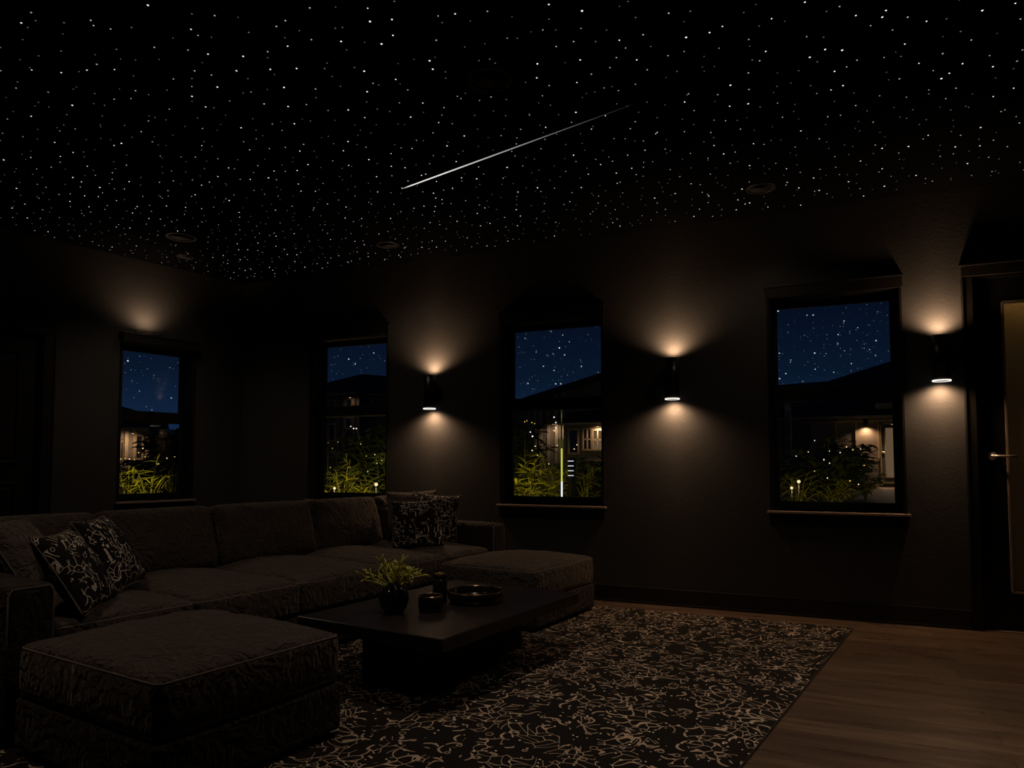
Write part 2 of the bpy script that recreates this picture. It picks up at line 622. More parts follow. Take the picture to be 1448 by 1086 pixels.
def holed_wall(name, s0, s1, t, holes, mat, rz=0.0):
    """a wall along local x, inside face at y = 0, with rectangular openings"""
    b = MB()
    xs = sorted({s0, s1, *[h[0] for h in holes], *[h[1] for h in holes]})
    for a, c in zip(xs, xs[1:]):
        mid = (a + c) / 2
        zs = [(0.0, H)]
        for h in holes:
            if h[0] < mid < h[1]:
                nz = []
                for z0, z1 in zs:
                    if h[2] > z0: nz.append((z0, min(z1, h[2])))
                    if h[3] < z1: nz.append((max(z0, h[3]), z1))
                zs = nz
        for z0, z1 in zs:
            if z1 - z0 > 1e-4:
                b.box(a, c, 0, t, z0, z1)
    o = b.build(name, mat, rz=rz)
    return tag(o, kind='structure')


WT = 0.22
W2 = (0.900, 1.790, 0.76, 2.335)
W3 = (2.985, 3.890, 0.76, 2.335)
W4 = (5.195, 6.055, 0.76, 2.345)
W1 = (-1.225, -0.545, 0.765, 2.215)
D1 = (6.50, 7.44, 0.0, 2.37)
D2 = (-2.80, -1.87, 0.0, 2.18)
holed_wall('wall_back', -0.3, XR, WT, [W2, W3, W4, D1], M['wall'])
holed_wall('wall_left', -7.9, 0.0, WT, [W1, D2], M['wall'], LW)
bw = MB(); bw.box(XR, XR + 0.2, YF, 0.2, 0, H); tag(bw.build('wall_right', M['wall']), kind='structure')
bw = MB(); bw.box(-2.4, XR + 0.2, YF - 0.2, YF, 0, H); tag(bw.build('wall_front', M['wall']), kind='structure')
flo = MB(); flo.box(-2.4, XR + 0.2, YF - 0.2, 0.2, -0.12, 0.0); tag(flo.build('floor', M['floor']), kind='structure')
cei = MB(); cei.box(-2.4, XR + 0.2, YF - 0.2, 0.22, H, H + 0.15)
ceiling = tag(cei.build('ceiling', M['ceiling']), kind='structure')


def skirting(name, spans, rz=0.0):
    b = MB()
    for a, c in spans:
        b.box(a, c, -0.016, 0, 0, 0.13, 0.002)
        b.box(a, c, -0.020, 0, 0.0, 0.018, 0.002)
    return tag(b.build(name, M['trim'], rz=rz), kind='structure')


skirting('baseboard_back', [(0.0, 6.425), (7.52, XR)])
skirting('baseboard_left', [(-7.6, -2.885), (-1.785, -0.02)], LW)


def build_window(n, opening, zmid, rz=0.0, head=0.095, hp=0.018):
    s0, s1, z0, z1 = opening
    root = empty('window_%d' % n, (0, 0, 0), rz, kind='structure')
    ow = 0.018
    b = MB()       # flat casing boards on the inner face, and the lining of the reveal
    b.box(s0 - ow, s0, -0.016, 0.0, z0, z1, 0.002)
    b.box(s1, s1 + ow, -0.016, 0.0, z0, z1, 0.002)
    b.build('casing', M['trim'], root)
    b = MB()
    b.box(s0, s0 + 0.008, 0, WT, z0, z1)
    b.box(s1 - 0.008, s1, 0, WT, z0, z1)
    b.box(s0 + 0.008, s1 - 0.008, 0, WT, z1 - 0.008, z1)
    b.box(s0 + 0.008, s1 - 0.008, 0, WT, z0, z0 + 0.008)
    b.build('jamb_liner', M['trim_matt'], root)
    b = MB()
    b.box(s0 - ow - 0.006, s1 + ow + 0.006, -hp, 0, z1, z1 + head - 0.014, 0.002)
    b.box(s0 - ow - 0.014, s1 + ow + 0.014, -hp - 0.005, 0, z1 + head - 0.014, z1 + head, 0.003)
    b.build('head_board', M['trim'], root)
    a0, a1, c0, c1 = s0 + 0.008, s1 - 0.008, z0 + 0.008, z1 - 0.008
    fw, rw = 0.012, 0.026
    b = MB()
    for x0, x1, zz0, zz1 in ((a0, a0 + fw, c0, c1), (a1 - fw, a1, c0, c1), (a0, a1, c1 - fw, c1), (a0, a1, c0, c0 + fw)):
        b.box(x0, x1, 0.115, 0.20, zz0, zz1)
    b.build('window_frame', M['trim_matt'], root)
    i0, i1, j0, j1 = a0 + fw, a1 - fw, c0 + fw, c1 - fw
    for nm, y0, y1, zz0, zz1, rb, rt in (('upper_sash', 0.160, 0.190, zmid - 0.055, j1, 0.055, 0.03), ('lower_sash', 0.125, 0.157, j0, zmid + 0.05, 0.045, 0.10)):
        b = MB()
        b.box(i0, i0 + rw, y0, y1, zz0, zz1, 0.003)
        b.box(i1 - rw, i1, y0, y1, zz0, zz1, 0.003)
        b.box(i0 + rw, i1 - rw, y0, y1, zz0, zz0 + rb, 0.003)
        b.box(i0 + rw, i1 - rw, y0, y1, zz1 - rt, zz1, 0.003)
        so = b.build(nm, M['trim_matt'], root)
        g = MB()
        ym = (y0 + y1) / 2
        g.box(i0 + rw, i1 - rw, ym - 0.002, ym + 0.002, zz0 + rb, zz1 - rt)
        g.build('pane', M['glass'], so)
    b = MB()
    b.box((s0 + s1) / 2 - 0.03, (s0 + s1) / 2 + 0.03, 0.105, 0.126, zmid + 0.035, zmid + 0.05, 0.003)
    b.build('sash_lock', M['trim'], root)
    b = MB()
    b.box(s0 - 0.035, s1 + 0.035, -0.048, 0.0, z0 - 0.018, z0, 0.004)
    b.box(s0 + 0.008, s1 - 0.008, 0.0, 0.115, z0 - 0.012, z0 + 0.008)
    b.build('window_sill', M['sill'], root)
    b = MB()
    b.box(s0 - 0.02, s1 + 0.02, -0.02, 0, z0 - 0.10, z0 - 0.018, 0.002)
    b.build('apron', M['trim_matt'], root)
    return root


win1 = build_window(1, W1, 1.555, LW, 0.085, 0.07)
build_window(2, W2, 1.63)
build_window(3, W3, 1.63)
build_window(4, W4, 1.635)


def door_casing(root, d, w=0.07, head=0.09):
    s0, s1, z0, z1 = d
    b = MB()
    b.box(s0 - w, s0 - 0.004, -0.022, 0, 0, z1, 0.003)
    b.box(s1 + 0.004, s1 + w, -0.022, 0, 0, z1, 0.003)
    b.box(s0 - w, s0 - w + 0.012, -0.03, 0, 0, z1, 0.003)
    b.box(s1 + w - 0.012, s1 + w, -0.03, 0, 0, z1, 0.003)
    b.build('casing', M['trim'], root)
    b = MB()
    b.box(s0 - w, s1 + w, -0.03, 0, z1 + 0.004, z1 + head, 0.003)
    b.box(s0 - w - 0.01, s1 + w + 0.01, -0.04, 0, z1 + head - 0.014, z1 + head, 0.003)
    b.build('head_board', M['trim'], root)
    b = MB()
    b.box(s0 - 0.004, s0 + 0.012, 0, WT, 0, z1)
    b.box(s1 - 0.012, s1 + 0.004, 0, WT, 0, z1)
    b.box(s0 - 0.004, s1 + 0.004, 0, WT, z1 - 0.012, z1 + 0.004)
    b.build('jamb', M['trim_matt'], root)


# door with a tall frosted light, on the back wall
door1 = empty('door_1', (0, 0, 0), 0, kind='structure')
door_casing(door1, D1)
b = MB()
l0, l1, lt = 6.514, 7.426, 2.355
g0, g1, gz0, gz1 = 6.668, 7.272, 0.262, 2.19
b.box(l0, g0, 0.02, 0.065, 0.008, lt)
b.box(g1, l1, 0.02, 0.065, 0.008, lt)
b.box(g0, g1, 0.02, 0.065, 0.008, gz0)
b.box(g0, g1, 0.02, 0.065, gz1, lt)
leaf = b.build('door_leaf', M['door'], door1)
b = MB()
b.box(g0, g1, 0.038, 0.046, gz0, gz1)
b.build('glass_panel', M['frosted'], leaf)
b = MB()
for x0, x1, z0, z1 in ((g0 - 0.008, g0 + 0.006, gz0, gz1), (g1 - 0.006, g1 + 0.008, gz0, gz1), (g0, g1, gz0 - 0.008, gz0 + 0.006), (g0, g1, gz1 - 0.006, gz1 + 0.008)):
    b.box(x0, x1, 0.012, 0.022, z0, z1, 0.002)
b.build('glazing_bead', M['sill'], leaf)
b = MB()
hx, hz = 6.582, 1.157
rotX = Matrix.Translation((hx, 0.02, hz)) @ Matrix.Rotation(R(90), 4, 'X')
b.lathe([(0.0, 0.0), (0.027, 0.0), (0.028, 0.004), (0.026, 0.009), (0.013, 0.010), (0.011, 0.012), (0.011, 0.05), (0.0, 0.05)], 28, mat=rotX)
b.tube([(hx, -0.026, hz), (hx + 0.03, -0.032, hz), (hx + 0.075, -0.034, hz - 0.001), (hx + 0.125, -0.032, hz - 0.002)], 0.0085, 10)
b.build('door_handle', M['steel'], door1)
b = MB()
b.box(6.5, 7.44, -0.005, 0.2, 0.0, 0.008)
b.build('threshold', M['sill'], door1)

# panelled door on the left wall
door2 = empty('door_2', (0, 0, 0), LW, kind='structure')
door_casing(door2, D2, 0.095, 0.095)
b = MB()
b.box(D2[0] + 0.014, D2[1] - 0.014, 0.03, 0.07, 0.008, D2[3] - 0.014)
leaf2 = b.build('door_leaf', M['door'], door2)
for z0, z1 in ((1.11, 2.03), (0.22, 0.96)):
    b = MB()
    a0, a1 = D2[0] + 0.14, D2[1] - 0.14
    for x0, x1, zz0, zz1 in ((a0, a0 + 0.02, z0, z1), (a1 - 0.02, a1, z0, z1), (a0, a1, z0, z0 + 0.02), (a0, a1, z1 - 0.02, z1)):
        b.box(x0, x1, 0.018, 0.031, zz0, zz1, 0.004)
    b.box(a0 + 0.05, a1 - 0.05, 0.022, 0.031, z0 + 0.05, z1 - 0.05, 0.006)
    b.build('door_panel', M['trim'], leaf2)
b = MB()
rX = Matrix.Translation((D2[0] + 0.08, 0.03, 1.05)) @ Matrix.Rotation(R(90), 4, 'X')
b.lathe([(0.0, 0.0), (0.027, 0.0), (0.026, 0.008), (0.011, 0.012), (0.011, 0.035), (0.026, 0.045), (0.028, 0.06), (0.018, 0.07), (0.0, 0.072)], 24, mat=rX)
b.build('door_knob', M['trim'], door2)

# ------------------------------------------------------------------ ceiling: fibre stars, star streak, downlights
rng = random.Random(11)
lights_at = [(4.078, -2.546, 0.115), (0.682, -1.398, 0.125), (2.137, -0.529, 0.10), (5.193, -0.552, 0.10), (0.25, -0.98, 0.075),
             (2.45, -4.30, 0.115), (6.2, -2.70, 0.115)]  # last two: unseen, added to light the ottoman and the bare floor
DL_W = [52, 26, 6, 9, 4, 32, 85]


def star_shape(b, x, y, r, mi=0):
    k = 8
    vs = [(x + r * math.cos(2 * PI * i / k), y + r * math.sin(2 * PI * i / k), H - 0.0005) for i in range(k)]
    vs += [(x + 0.6 * r * math.cos(2 * PI * i / k), y + 0.6 * r * math.sin(2 * PI * i / k), H - 0.0005 - 0.5 * r) for i in range(k)]
    fs = [(i, (i + 1) % k, k + (i + 1) % k, k + i) for i in range(k)] + [tuple(range(k, 2 * k))]
    b.add(vs, fs, False, mi)


def left_wall_x(y):
    return y * math.cos(LW) / math.sin(LW)


def seen(x, y):
    v = Vector((x, y, H)) - CAM
    f = v.dot(FWD)
    if f < 0.5:
        return None
    px, py = CXP + FPX * v.dot(RGT) / f, CYP - FPX * v.dot(UPV) / f
    return f if 0 <= px <= 1448 and 0 <= py <= 1086 else None


cells = []
step = 0.118
yy = -7.0
while yy < -0.05:
    xx = -1.6
    while xx < XR - 0.1:
        x, y = xx + rng.uniform(-0.5, 0.5) * step, yy + rng.uniform(-0.5, 0.5) * step
        if x > left_wall_x(y) + 0.05 and y < -0.03 and all((x - a) ** 2 + (y - c) ** 2 > (r + 0.02) ** 2 for a, c, r in lights_at):
            cells.append((x, y))
        xx += step
    yy += step
rng.shuffle(cells)
big, rest = [], MB()
for x, y in cells:
    u = rng.random()
    f = seen(x, y)
    if u < 0.21:
        r, mi = rng.uniform(0.0032, 0.0046), 0
    elif u < 0.50:
        r, mi = rng.uniform(0.0030, 0.0042), 1
    else:
        r, mi = rng.uniform(0.0026, 0.0040), 2
    if f is not None and mi == 0 and f < 5.2 and len(big) < 100:
        big.append((x, y, r))
        continue
    star_shape(rest, x, y, r, mi)
for x, y, r in big:
    b = MB()
    star_shape(b, 0, 0, r * 1.15)
    o = b.build('star_light', M['star_hi'], ceiling)
    o.location = (x, y, 0)
o = rest.build('star_lights', [M['star_hi'], M['star_mid'], M['star_lo']], ceiling)
o['kind'] = 'stuff'

p0, p1 = Vector((2.925, -1.536, H)), Vector((4.66, -2.02, H))
L = (p1 - p0).length
b = MB()
prof = [(0.0, 0.0012), (0.05, 0.005), (0.2, 0.0058), (0.45, 0.005), (0.7, 0.0034), (1.0, 0.0012)]
vs, fs = [], []
for t_, w_ in prof:
    for yv, zv in ((-w_, -0.0005), (w_, -0.0005), (w_, -0.003), (-w_, -0.003)):
        vs.append((t_ * L, yv, zv))
for i in range(len(prof) - 1):
    for j in range(4):
        fs.append((i * 4 + j, i * 4 + (j + 1) % 4, i * 4 + 4 + (j + 1) % 4, i * 4 + 4 + j))
fs += [(0, 3, 2, 1), tuple(len(prof) * 4 - 4 + j for j in range(4))]
b.add(vs, fs)
o = b.build('shooting_star_light', streak_mat(L), loc=p0, rz=math.atan2(p1.y - p0.y, p1.x - p0.x))
tag(o, 'long white shooting star light streak across the starry black ceiling', 'light')

dl_labels = ['largest dark recessed downlight ring high on the star ceiling above the light streak',
             'dark recessed downlight ring on the ceiling near the left wall, above the left window',
             'faint dark downlight ring on the ceiling near the back wall, left of the light streak',
             'dark downlight ring on the ceiling near the back wall, above the right window',
             'smallest dark downlight ring, in the far left corner of the ceiling',
             'downlight ring above the near sofa arm, outside the photo', 'downlight ring above the bare floor by the right door, outside the photo']
for i, ((x, y, r), lb) in enumerate(zip(lights_at, dl_labels)):
    root = empty('ceiling_downlight', (x, y, H), 0, lb, 'ceiling light', 'recessed ceiling downlights')
    b = MB()
    b.lathe([(r * 0.80, -0.001), (r * 0.82, -0.008), (r * 0.98, -0.007), (r, -0.001)], 40, close=True)
    b.build('trim_ring', M['ring'], root)
    b = MB()
    b.lathe([(r * 0.80, -0.003), (r * 0.55, -0.0015), (r * 0.3, -0.001), (0.0, -0.001)], 32)
    b.build('baffle', M['baffle'], root)
    lamp('downlight_glow', 'SPOT', (0, 0, -0.012), DL_W[i], (1.0, 0.78, 0.60), root, 0.06, R(95 if i == 6 else 125), 1.0, (0, 0, -1))  # rings look unlit; this overhead light is added for sofa, rug and walls

# ------------------------------------------------------------------ wall sconces
SC_COL = (1.0, 0.63, 0.37)


def sconce_at(x, z0, z1, lb):
    r = 0.055
    root = empty('wall_sconce', (x, 0, z0), 0, lb, 'wall light', 'up and down wall sconces')
    h = z1 - z0
    yc = -0.085
    b = MB()
    t = 0.004
    b.lathe([(r - t, 0.0), (r, 0.0), (r, h), (r - t, h)], 40, (0, yc), close=True)
    b.build('shade', M['sconce'], root)
    b = MB()
    b.box(-0.035, 0.035, -0.012, 0, h * 0.5 - 0.06, h * 0.5 + 0.06, 0.003)
    b.tube([(0, -0.01, h / 2), (0, -0.032, h / 2)], 0.02, 14)
    b.build('wall_plate', M['sconce'], root)
    for zz, s in ((0.006, -1), (h - 0.012, 1)):
        b = MB()
        b.lathe([(0, zz), (r - t - 0.0005, zz), (r - t - 0.0005, zz + 0.006), (0, zz + 0.006)], 36, (0, yc), smooth=False)
        b.build('lens', M['lens'], root)
    b = MB()
    b.lathe([(r - 0.002, -0.004), (r + 0.0015, -0.004), (r + 0.0015, 0.005), (r - 0.002, 0.005)], 40, (0, yc), close=True)
    b.build('light_ring', M['lens'], root)
    lamp('up_light', 'SPOT', (0, yc + 0.012, h - 0.002), 30.0, SC_COL, root, 0.040, R(150), 0.9, (0, 0.12, 1))
    lamp('down_light', 'SPOT', (0, yc + 0.012, 0.002), 30.0, SC_COL, root, 0.040, R(150), 0.9, (0, 0.12, -1))
    return root


sconce_at(2.303, 1.603, 1.905, 'black cylinder wall sconce between the two windows above the sofa end')
sconce_at(4.480, 1.610, 1.930, 'black cylinder wall sconce between the middle window and the right window')
sconce_at(6.290, 1.666, 1.975, 'black cylinder wall sconce beside the right door')

# unseen uplight bar, added for the wall glow above the left window's head board
dlv, nov = Vector((math.cos(LW), math.sin(LW), 0)), Vector((-math.sin(LW), math.cos(LW), 0))
root = empty('window_uplight', dlv * -1.02 - nov * 0.045 + Vector((0, 0, W1[3] + 0.085)), LW,
             'slim black uplight bar on the head board of the left window', 'wall light')
b = MB()
b.box(-0.12, 0.12, -0.018, 0.018, 0.0, 0.018, 0.003)
b.build('housing', M['sconce'], root)
b = MB()
b.box(-0.11, 0.11, -0.010, 0.010, 0.018, 0.020)
b.build('diffuser', plain('uplight_diffuser', (0.5, 0.45, 0.4), 0.4, bump=(40, 0.05)), root)
lamp('up_glow', 'SPOT', (0, -0.045, 0.03), 13.0, (1.0, 0.66, 0.42), root, 0.10, R(150), 1.0, (-0.1, 0.15, 1))

# ------------------------------------------------------------------ soft furniture
TH = R(-8.0)


def uv(u, v, z=0.0):
    return Vector((u * math.cos(TH) - v * math.sin(TH), u * math.sin(TH) + v * math.cos(TH), z))


def cushion_mb(x0, x1, y0, y1, z0, z1, dome=0.04, r=0.035, seed=0, wr=0.006, n=26, sag=0.0):
    """a stuffed box cushion: rounded box, domed top, wrinkles gathered towards the seams"""
    b = MB()
    cx, cy, cz = (x0 + x1) / 2, (y0 + y1) / 2, (z0 + z1) / 2
    hx, hy, hz = (x1 - x0) / 2, (y1 - y0) / 2, (z1 - z0) / 2
    r = min(r, hz * 0.9)
    bm = bmesh.new()
    bmesh.ops.create_cube(bm, size=2)
    bmesh.ops.subdivide_edges(bm, edges=bm.edges[:], cuts=n, use_grid_fill=True)
    off = Vector((seed * 3.7, seed * 1.3, seed * 7.1))
    for v in bm.verts:
        c = v.co.copy()
        nx, ny, nz = c
        # denser rows near the edges
        p = Vector((math.sin(nx * PI / 2) * hx, math.sin(ny * PI / 2) * hy, math.sin(nz * PI / 2) * hz))
        q = Vector((max(-hx + r, min(hx - r, p.x)), max(-hy + r, min(hy - r, p.y)), max(-hz + r, min(hz - r, p.z))))
        d = p - q
        if d.length > 1e-6:
            nrm = d.normalized()
            p = q + nrm * r if d.length > r else p
        else:
            nrm = Vector((0, 0, 1))
        ax, ay = p.x / hx, p.y / hy
        k = max(0, 1 - ax ** 2) ** 0.6 * max(0, 1 - ay ** 2) ** 0.6
        if nz > 0.3:
            p.z += dome * k * (nz - 0.3) / 0.7
        elif nz < -0.3 and sag:
            p.z -= sag * k
        # bulging sides
        side = max(0, 1 - (p.z / hz) ** 2) if hz > 0 else 0
        p.x += nx * 0.010 * side * max(0, 1 - ay ** 2) ** 0.5
        p.y += ny * 0.010 * side * max(0, 1 - ax ** 2) ** 0.5
        # wrinkles: radial folds, stronger near the border
        ang = math.atan2(p.y / hy, p.x / hx)
        bord = max(abs(ax), abs(ay))
        w1 = noise.noise(Vector((math.cos(ang) * 7, math.sin(ang) * 7, bord * 1.4)) + off)
        w2 = noise.noise(p * 11 + off)
        amp = wr * (0.35 + 1.1 * bord * bord) * (1 - 0.8 * max(0, bord - 0.9) / 0.1)
        p.z += (w1 * amp + w2 * wr * 0.5) * (1 if nz > 0 else 0.2) * (1 if abs(nz) > 0.6 else 0.3)
        v.co = p + Vector((cx, cy, cz))
    bm.verts.index_update()
    b.add([v.co.copy() for v in bm.verts], [[v.index for v in f.verts] for f in bm.faces], True)
    bm.free()
    return b


def rect_loop(x0, x1, y0, y1, z, r=0.03, k=5):
    pts = []
    for cx, cy, a0 in ((x1 - r, y1 - r, 0), (x0 + r, y1 - r, 90), (x0 + r, y0 + r, 180), (x1 - r, y0 + r, 270)):
        for i in range(k + 1):
            a = R(a0 + 90 * i / k)
            pts.append((cx + r * math.cos(a), cy + r * math.sin(a), z))
    return pts


def piping(x0, x1, y0, y1, z, parent, r=0.03, rad=0.0042):
    b = MB()
    b.tube(rect_loop(x0, x1, y0, y1, z, r), rad, 6, True)
    return b.build('piping', M['piping'], parent)


def make_ottoman(name, u0, u1, v0, v1, lb, seed, cat='ottoman', zt=0.405, zg=0.225):
    c = uv((u0 + u1) / 2, (v0 + v1) / 2, 0.0125)
    root = empty(name, c, TH, lb, cat)
    hx, hy = (u1 - u0) / 2, (v1 - v0) / 2
    b = MB()
    b.box(-hx - 0.006, hx + 0.006, -hy - 0.006, hy + 0.006, 0.02, zg - 0.014, 0.018)
    b.build('base', M['velvet2'], root)
    for sx in (-1, 1):
        for sy in (-1, 1):
            b = MB()
            b.box(-0.025, 0.025, -0.025, 0.025, 0.0, 0.024, 0.003)
            b.build('foot', M['trim_matt'], root, (sx * (hx - 0.06), sy * (hy - 0.06), 0))
    cu = cushion_mb(-hx, hx, -hy, hy, zg - 0.012, zt, 0.048, 0.03, seed, 0.007, 30).build('seat_cushion', M['velvet'], root)
    piping(-hx + 0.004, hx - 0.004, -hy + 0.004, hy - 0.004, zt - 0.012, cu, 0.03)
    piping(-hx + 0.004, hx - 0.004, -hy + 0.004, hy - 0.004, zg + 0.0, cu, 0.03)
    return root


make_ottoman('ottoman', 3.245, 4.145, -3.45, -2.665, 'large dark brown velvet ottoman in front of the near sofa arm', 3)
make_ottoman('chaise_ottoman', 3.19, 3.965, -0.77, 0.125, 'dark brown velvet chaise ottoman at the far end by the back wall', 8, 'ottoman', 0.395, 0.215)

sofa = empty('sectional_sofa', uv(2.5, -1.66, 0.0125), TH, 'long dark brown velvet sectional sofa with five back cushions', 'sofa')
U0, V0 = 2.5, -1.66
su = lambda u: u - U0
sv = lambda v: v - V0
b = MB()
b.box(su(1.86), su(3.13), sv(-3.44), sv(0.10), 0.03, 0.235, 0.015)
b.build('base', M['velvet2'], sofa)
for u in (1.95, 3.02):
    for v in (-3.35, -1.66, 0.0):
        b = MB()
        b.box(-0.03, 0.03, -0.03, 0.03, 0.0, 0.032, 0.003)
        b.build('foot', M['trim_matt'], sofa, (su(u), sv(v), 0))
b = MB()
b.box(su(1.84), su(2.03), sv(-3.28), sv(-0.05), 0.22, 0.735, 0.03)
bf = b.build('back_frame', M['velvet2'], sofa)
b = MB(); b.tube([(su(2.025), sv(-3.28), 0.73), (su(2.025), sv(-0.05), 0.73)], 0.004, 6); b.build('piping', M['piping'], bf)
for v0, v1, sd in ((-3.465, -3.285, 5), (-0.05, 0.125, 6)):
    am = cushion_mb(su(1.84), su(3.17), sv(v0), sv(v1), 0.03, 0.612, 0.012, 0.03, sd, 0.003, 22).build('arm', M['velvet2'], sofa)
    # welt around the front face of the arm and along its top
    zb, zt = 0.06, 0.600
    yy0, yy1 = sv(v0) + 0.008, sv(v1) - 0.008
    xf = su(3.17) - 0.004
    b = MB()
    b.tube([(xf, yy0, zb), (xf, yy0, zt - 0.02), (xf, yy0 + 0.015, zt), (xf, yy1 - 0.015, zt), (xf, yy1, zt - 0.02), (xf, yy1, zb)], 0.004, 6)
    b.tube([(xf, yy0, zt - 0.012), (su(1.88), yy0, zt - 0.012)], 0.004, 6)
    b.tube([(xf, yy1, zt - 0.012), (su(1.88), yy1, zt - 0.012)], 0.004, 6)
    b.build('piping', M['piping'], am)
sj = [-3.285, -2.63, -1.97, -1.25, -0.60, -0.05]
for i in range(5):
    a0, a1 = sj[i] + 0.006, sj[i + 1] - 0.006
    cu = cushion_mb(su(2.04), su(3.14), sv(a0), sv(a1), 0.24, 0.425, 0.055, 0.03, 20 + i, 0.008, 28).build('seat_cushion', M['velvet'], sofa)
    piping(su(2.045), su(3.136), sv(a0) + 0.004, sv(a1) - 0.004, 0.412, cu)
bj = [-3.28, -2.63, -1.90, -1.08, -0.37, -0.05]
for i in range(5):
    a0, a1 = bj[i] + 0.008, bj[i + 1] - 0.008
    w = (a1 - a0) / 2
    hgt = 0.40
    # built lying down (x across the seat, thickness along z), then stood up and leaned back
    mb = cushion_mb(-hgt / 2, hgt / 2, -w, w, -0.11, 0.09, 0.055, 0.045, 40 + i, 0.011, 26)
    o = mb.build('back_cushion', M['velvet'], sofa)
    lean = R(-90 + 0) + R(17)
    o.location = (su(2.19), (sv(a0) + sv(a1)) / 2, 0.615)
    o.rotation_euler = (0, -lean, 0)
    piping(-hgt / 2 + 0.008, hgt / 2 - 0.008, -w + 0.008, w - 0.008, 0.072, o, 0.05, 0.0036)


def pillow_mb(w, h, t, seed=0, n=26, ear=0.05):
    """throw pillow in the local yz plane facing +x, pinched to pointed corners"""
    b = MB()
    off = Vector((seed * 5.1, seed * 2.3, 0))
    grid = {}
    vs, fs = [], []
    for side in (1, -1):
        for i in range(n + 1):
            for j in range(n + 1):
                a, c = -1 + 2 * i / n, -1 + 2 * j / n
                edge = i in (0, n) or j in (0, n)
                if edge and side == -1:
                    continue
                # edges bow inwards between the corners
                ya = a * (1 - ear * (1 - c * c) * 1.6)
                zc = c * (1 - ear * (1 - a * a) * 1.6)
                k = (max(0, 1 - a ** 2) * max(0, 1 - c ** 2)) ** 0.42
                wr = noise.noise(Vector((a * 4, c * 4, side)) + off) * 0.09 + noise.noise(Vector((a * 9, c * 9, side)) + off) * 0.04
                x = side * t * k * (1 + wr)
                grid[(side, i, j)] = len(vs)
                vs.append((x, ya * w / 2, zc * h / 2))
        for i in range(n):
            for j in range(n):
                def g(ii, jj):
                    return grid[(1 if (ii in (0, n) or jj in (0, n)) else side, ii, jj)]
                q = (g(i, j), g(i + 1, j), g(i + 1, j + 1), g(i, j + 1))
                fs.append(q if side == 1 else q[::-1])
    b.add(vs, fs, True)
    loop = []
    for a, c in [(-1 + 2 * i / n, -1) for i in range(n)] + [(1, -1 + 2 * i / n) for i in range(n)] + [(1 - 2 * i / n, 1) for i in range(n)] + [(-1, 1 - 2 * i / n) for i in range(n)]:
        loop.append((0, a * (1 - ear * (1 - c * c) * 1.6) * w / 2, c * (1 - ear * (1 - a * a) * 1.6) * h / 2))
    return b, loop


def pillow(u, v, z, w, h, t, az, lean, roll, mat, lb, seed, group=None):
    """az: where it faces in the sofa's frame; lean: how far it is tipped back"""
    root = empty('throw_pillow', uv(u, v, z), 0, lb, 'pillow', group)
    b, loop = pillow_mb(w, h, t, seed)
    Mx = Matrix.Rotation(TH + R(az), 4, 'Z') @ Matrix.Rotation(R(-lean), 4, 'Y') @ Matrix.Rotation(R(roll), 4, 'X')
    root.rotation_euler = Mx.to_euler()
    b.build('cover', mat, root)
    p = MB()
    p.tube(loop, 0.0042, 6, True)
    p.build('piping', M['piping'], root)
    return root


pillow(2.40, -3.06, 0.655, 0.41, 0.41, 0.080, 42, 33, 0, M['cushion_plain'], 'plain taupe throw pillow at the far left in the sofa corner', 1)
pillow(2.64, -2.78, 0.655, 0.41, 0.41, 0.080, 42, 33, 0, M['cushion_pat'], 'doodle patterned throw pillow second from left, behind another patterned one', 2)
pillow(2.95, -3.10, 0.628, 0.40, 0.40, 0.080, 43, 33, 0, M['cushion_pat'], 'doodle patterned throw pillow frontmost beside the near sofa arm', 3)
pillow(2.50, -0.24, 0.680, 0.42, 0.42, 0.08, -50, 14, 2, M['cushion_plain'], 'plain taupe throw pillow standing behind patterned pillows at the far sofa end', 4)
pillow(2.68, -0.175, 0.665, 0.40, 0.40, 0.08, -58, 14, -5, M['cushion_pat'], 'doodle patterned throw pillow leaning on the far sofa arm', 5)
pillow(2.74, -0.47, 0.640, 0.40, 0.39, 0.085, -52, 20, 3, M['cushion_pat'], 'doodle patterned throw pillow in front of the plain one at the far sofa end', 6)

# ------------------------------------------------------------------ rug
b = MB()
rug_pts = [(5.70, -0.31), (4.83, -5.25), (0.95, -5.0), (1.55, -0.24)]
n = 4
vs = [(x, y, 0.001) for x, y in rug_pts] + [(x, y, 0.012) for x, y in rug_pts]
b.add(vs, [(3, 2, 1, 0), (4, 5, 6, 7)] + [(i, (i + 1) % 4, 4 + (i + 1) % 4, 4 + i) for i in range(4)])
rug = empty('area_rug', (0, 0, 0), 0, 'large dark rug with cream scribble pattern on the wooden floor', 'rug')
b.build('pile', M['rug'], rug)
b = MB()
b.tube([(x, y, 0.0062) for x, y in rug_pts], 0.006, 6, True)
b.build('binding', M['rug_edge'], rug)

# ------------------------------------------------------------------ coffee table and what stands on it
tc = uv(3.92, -1.625, 0.0125)
table = empty('coffee_table', tc, TH, 'low black rectangular coffee table on a block base in the middle of the rug', 'coffee table')
b = MB()
b.box(-0.455, 0.455, -0.665, 0.665, 0.267, 0.3275, 0.005)
b.build('table_top', M['table'], table)
b = MB()
b.box(-0.20, 0.14, -0.47, 0.53, 0.0, 0.267, 0.004)
b.build('plinth_base', M['table2'], table)
TZ = 0.34


def on_table(name, u, v, lb, cat):
    return empty(name, uv(u, v, TZ), TH, lb, cat)


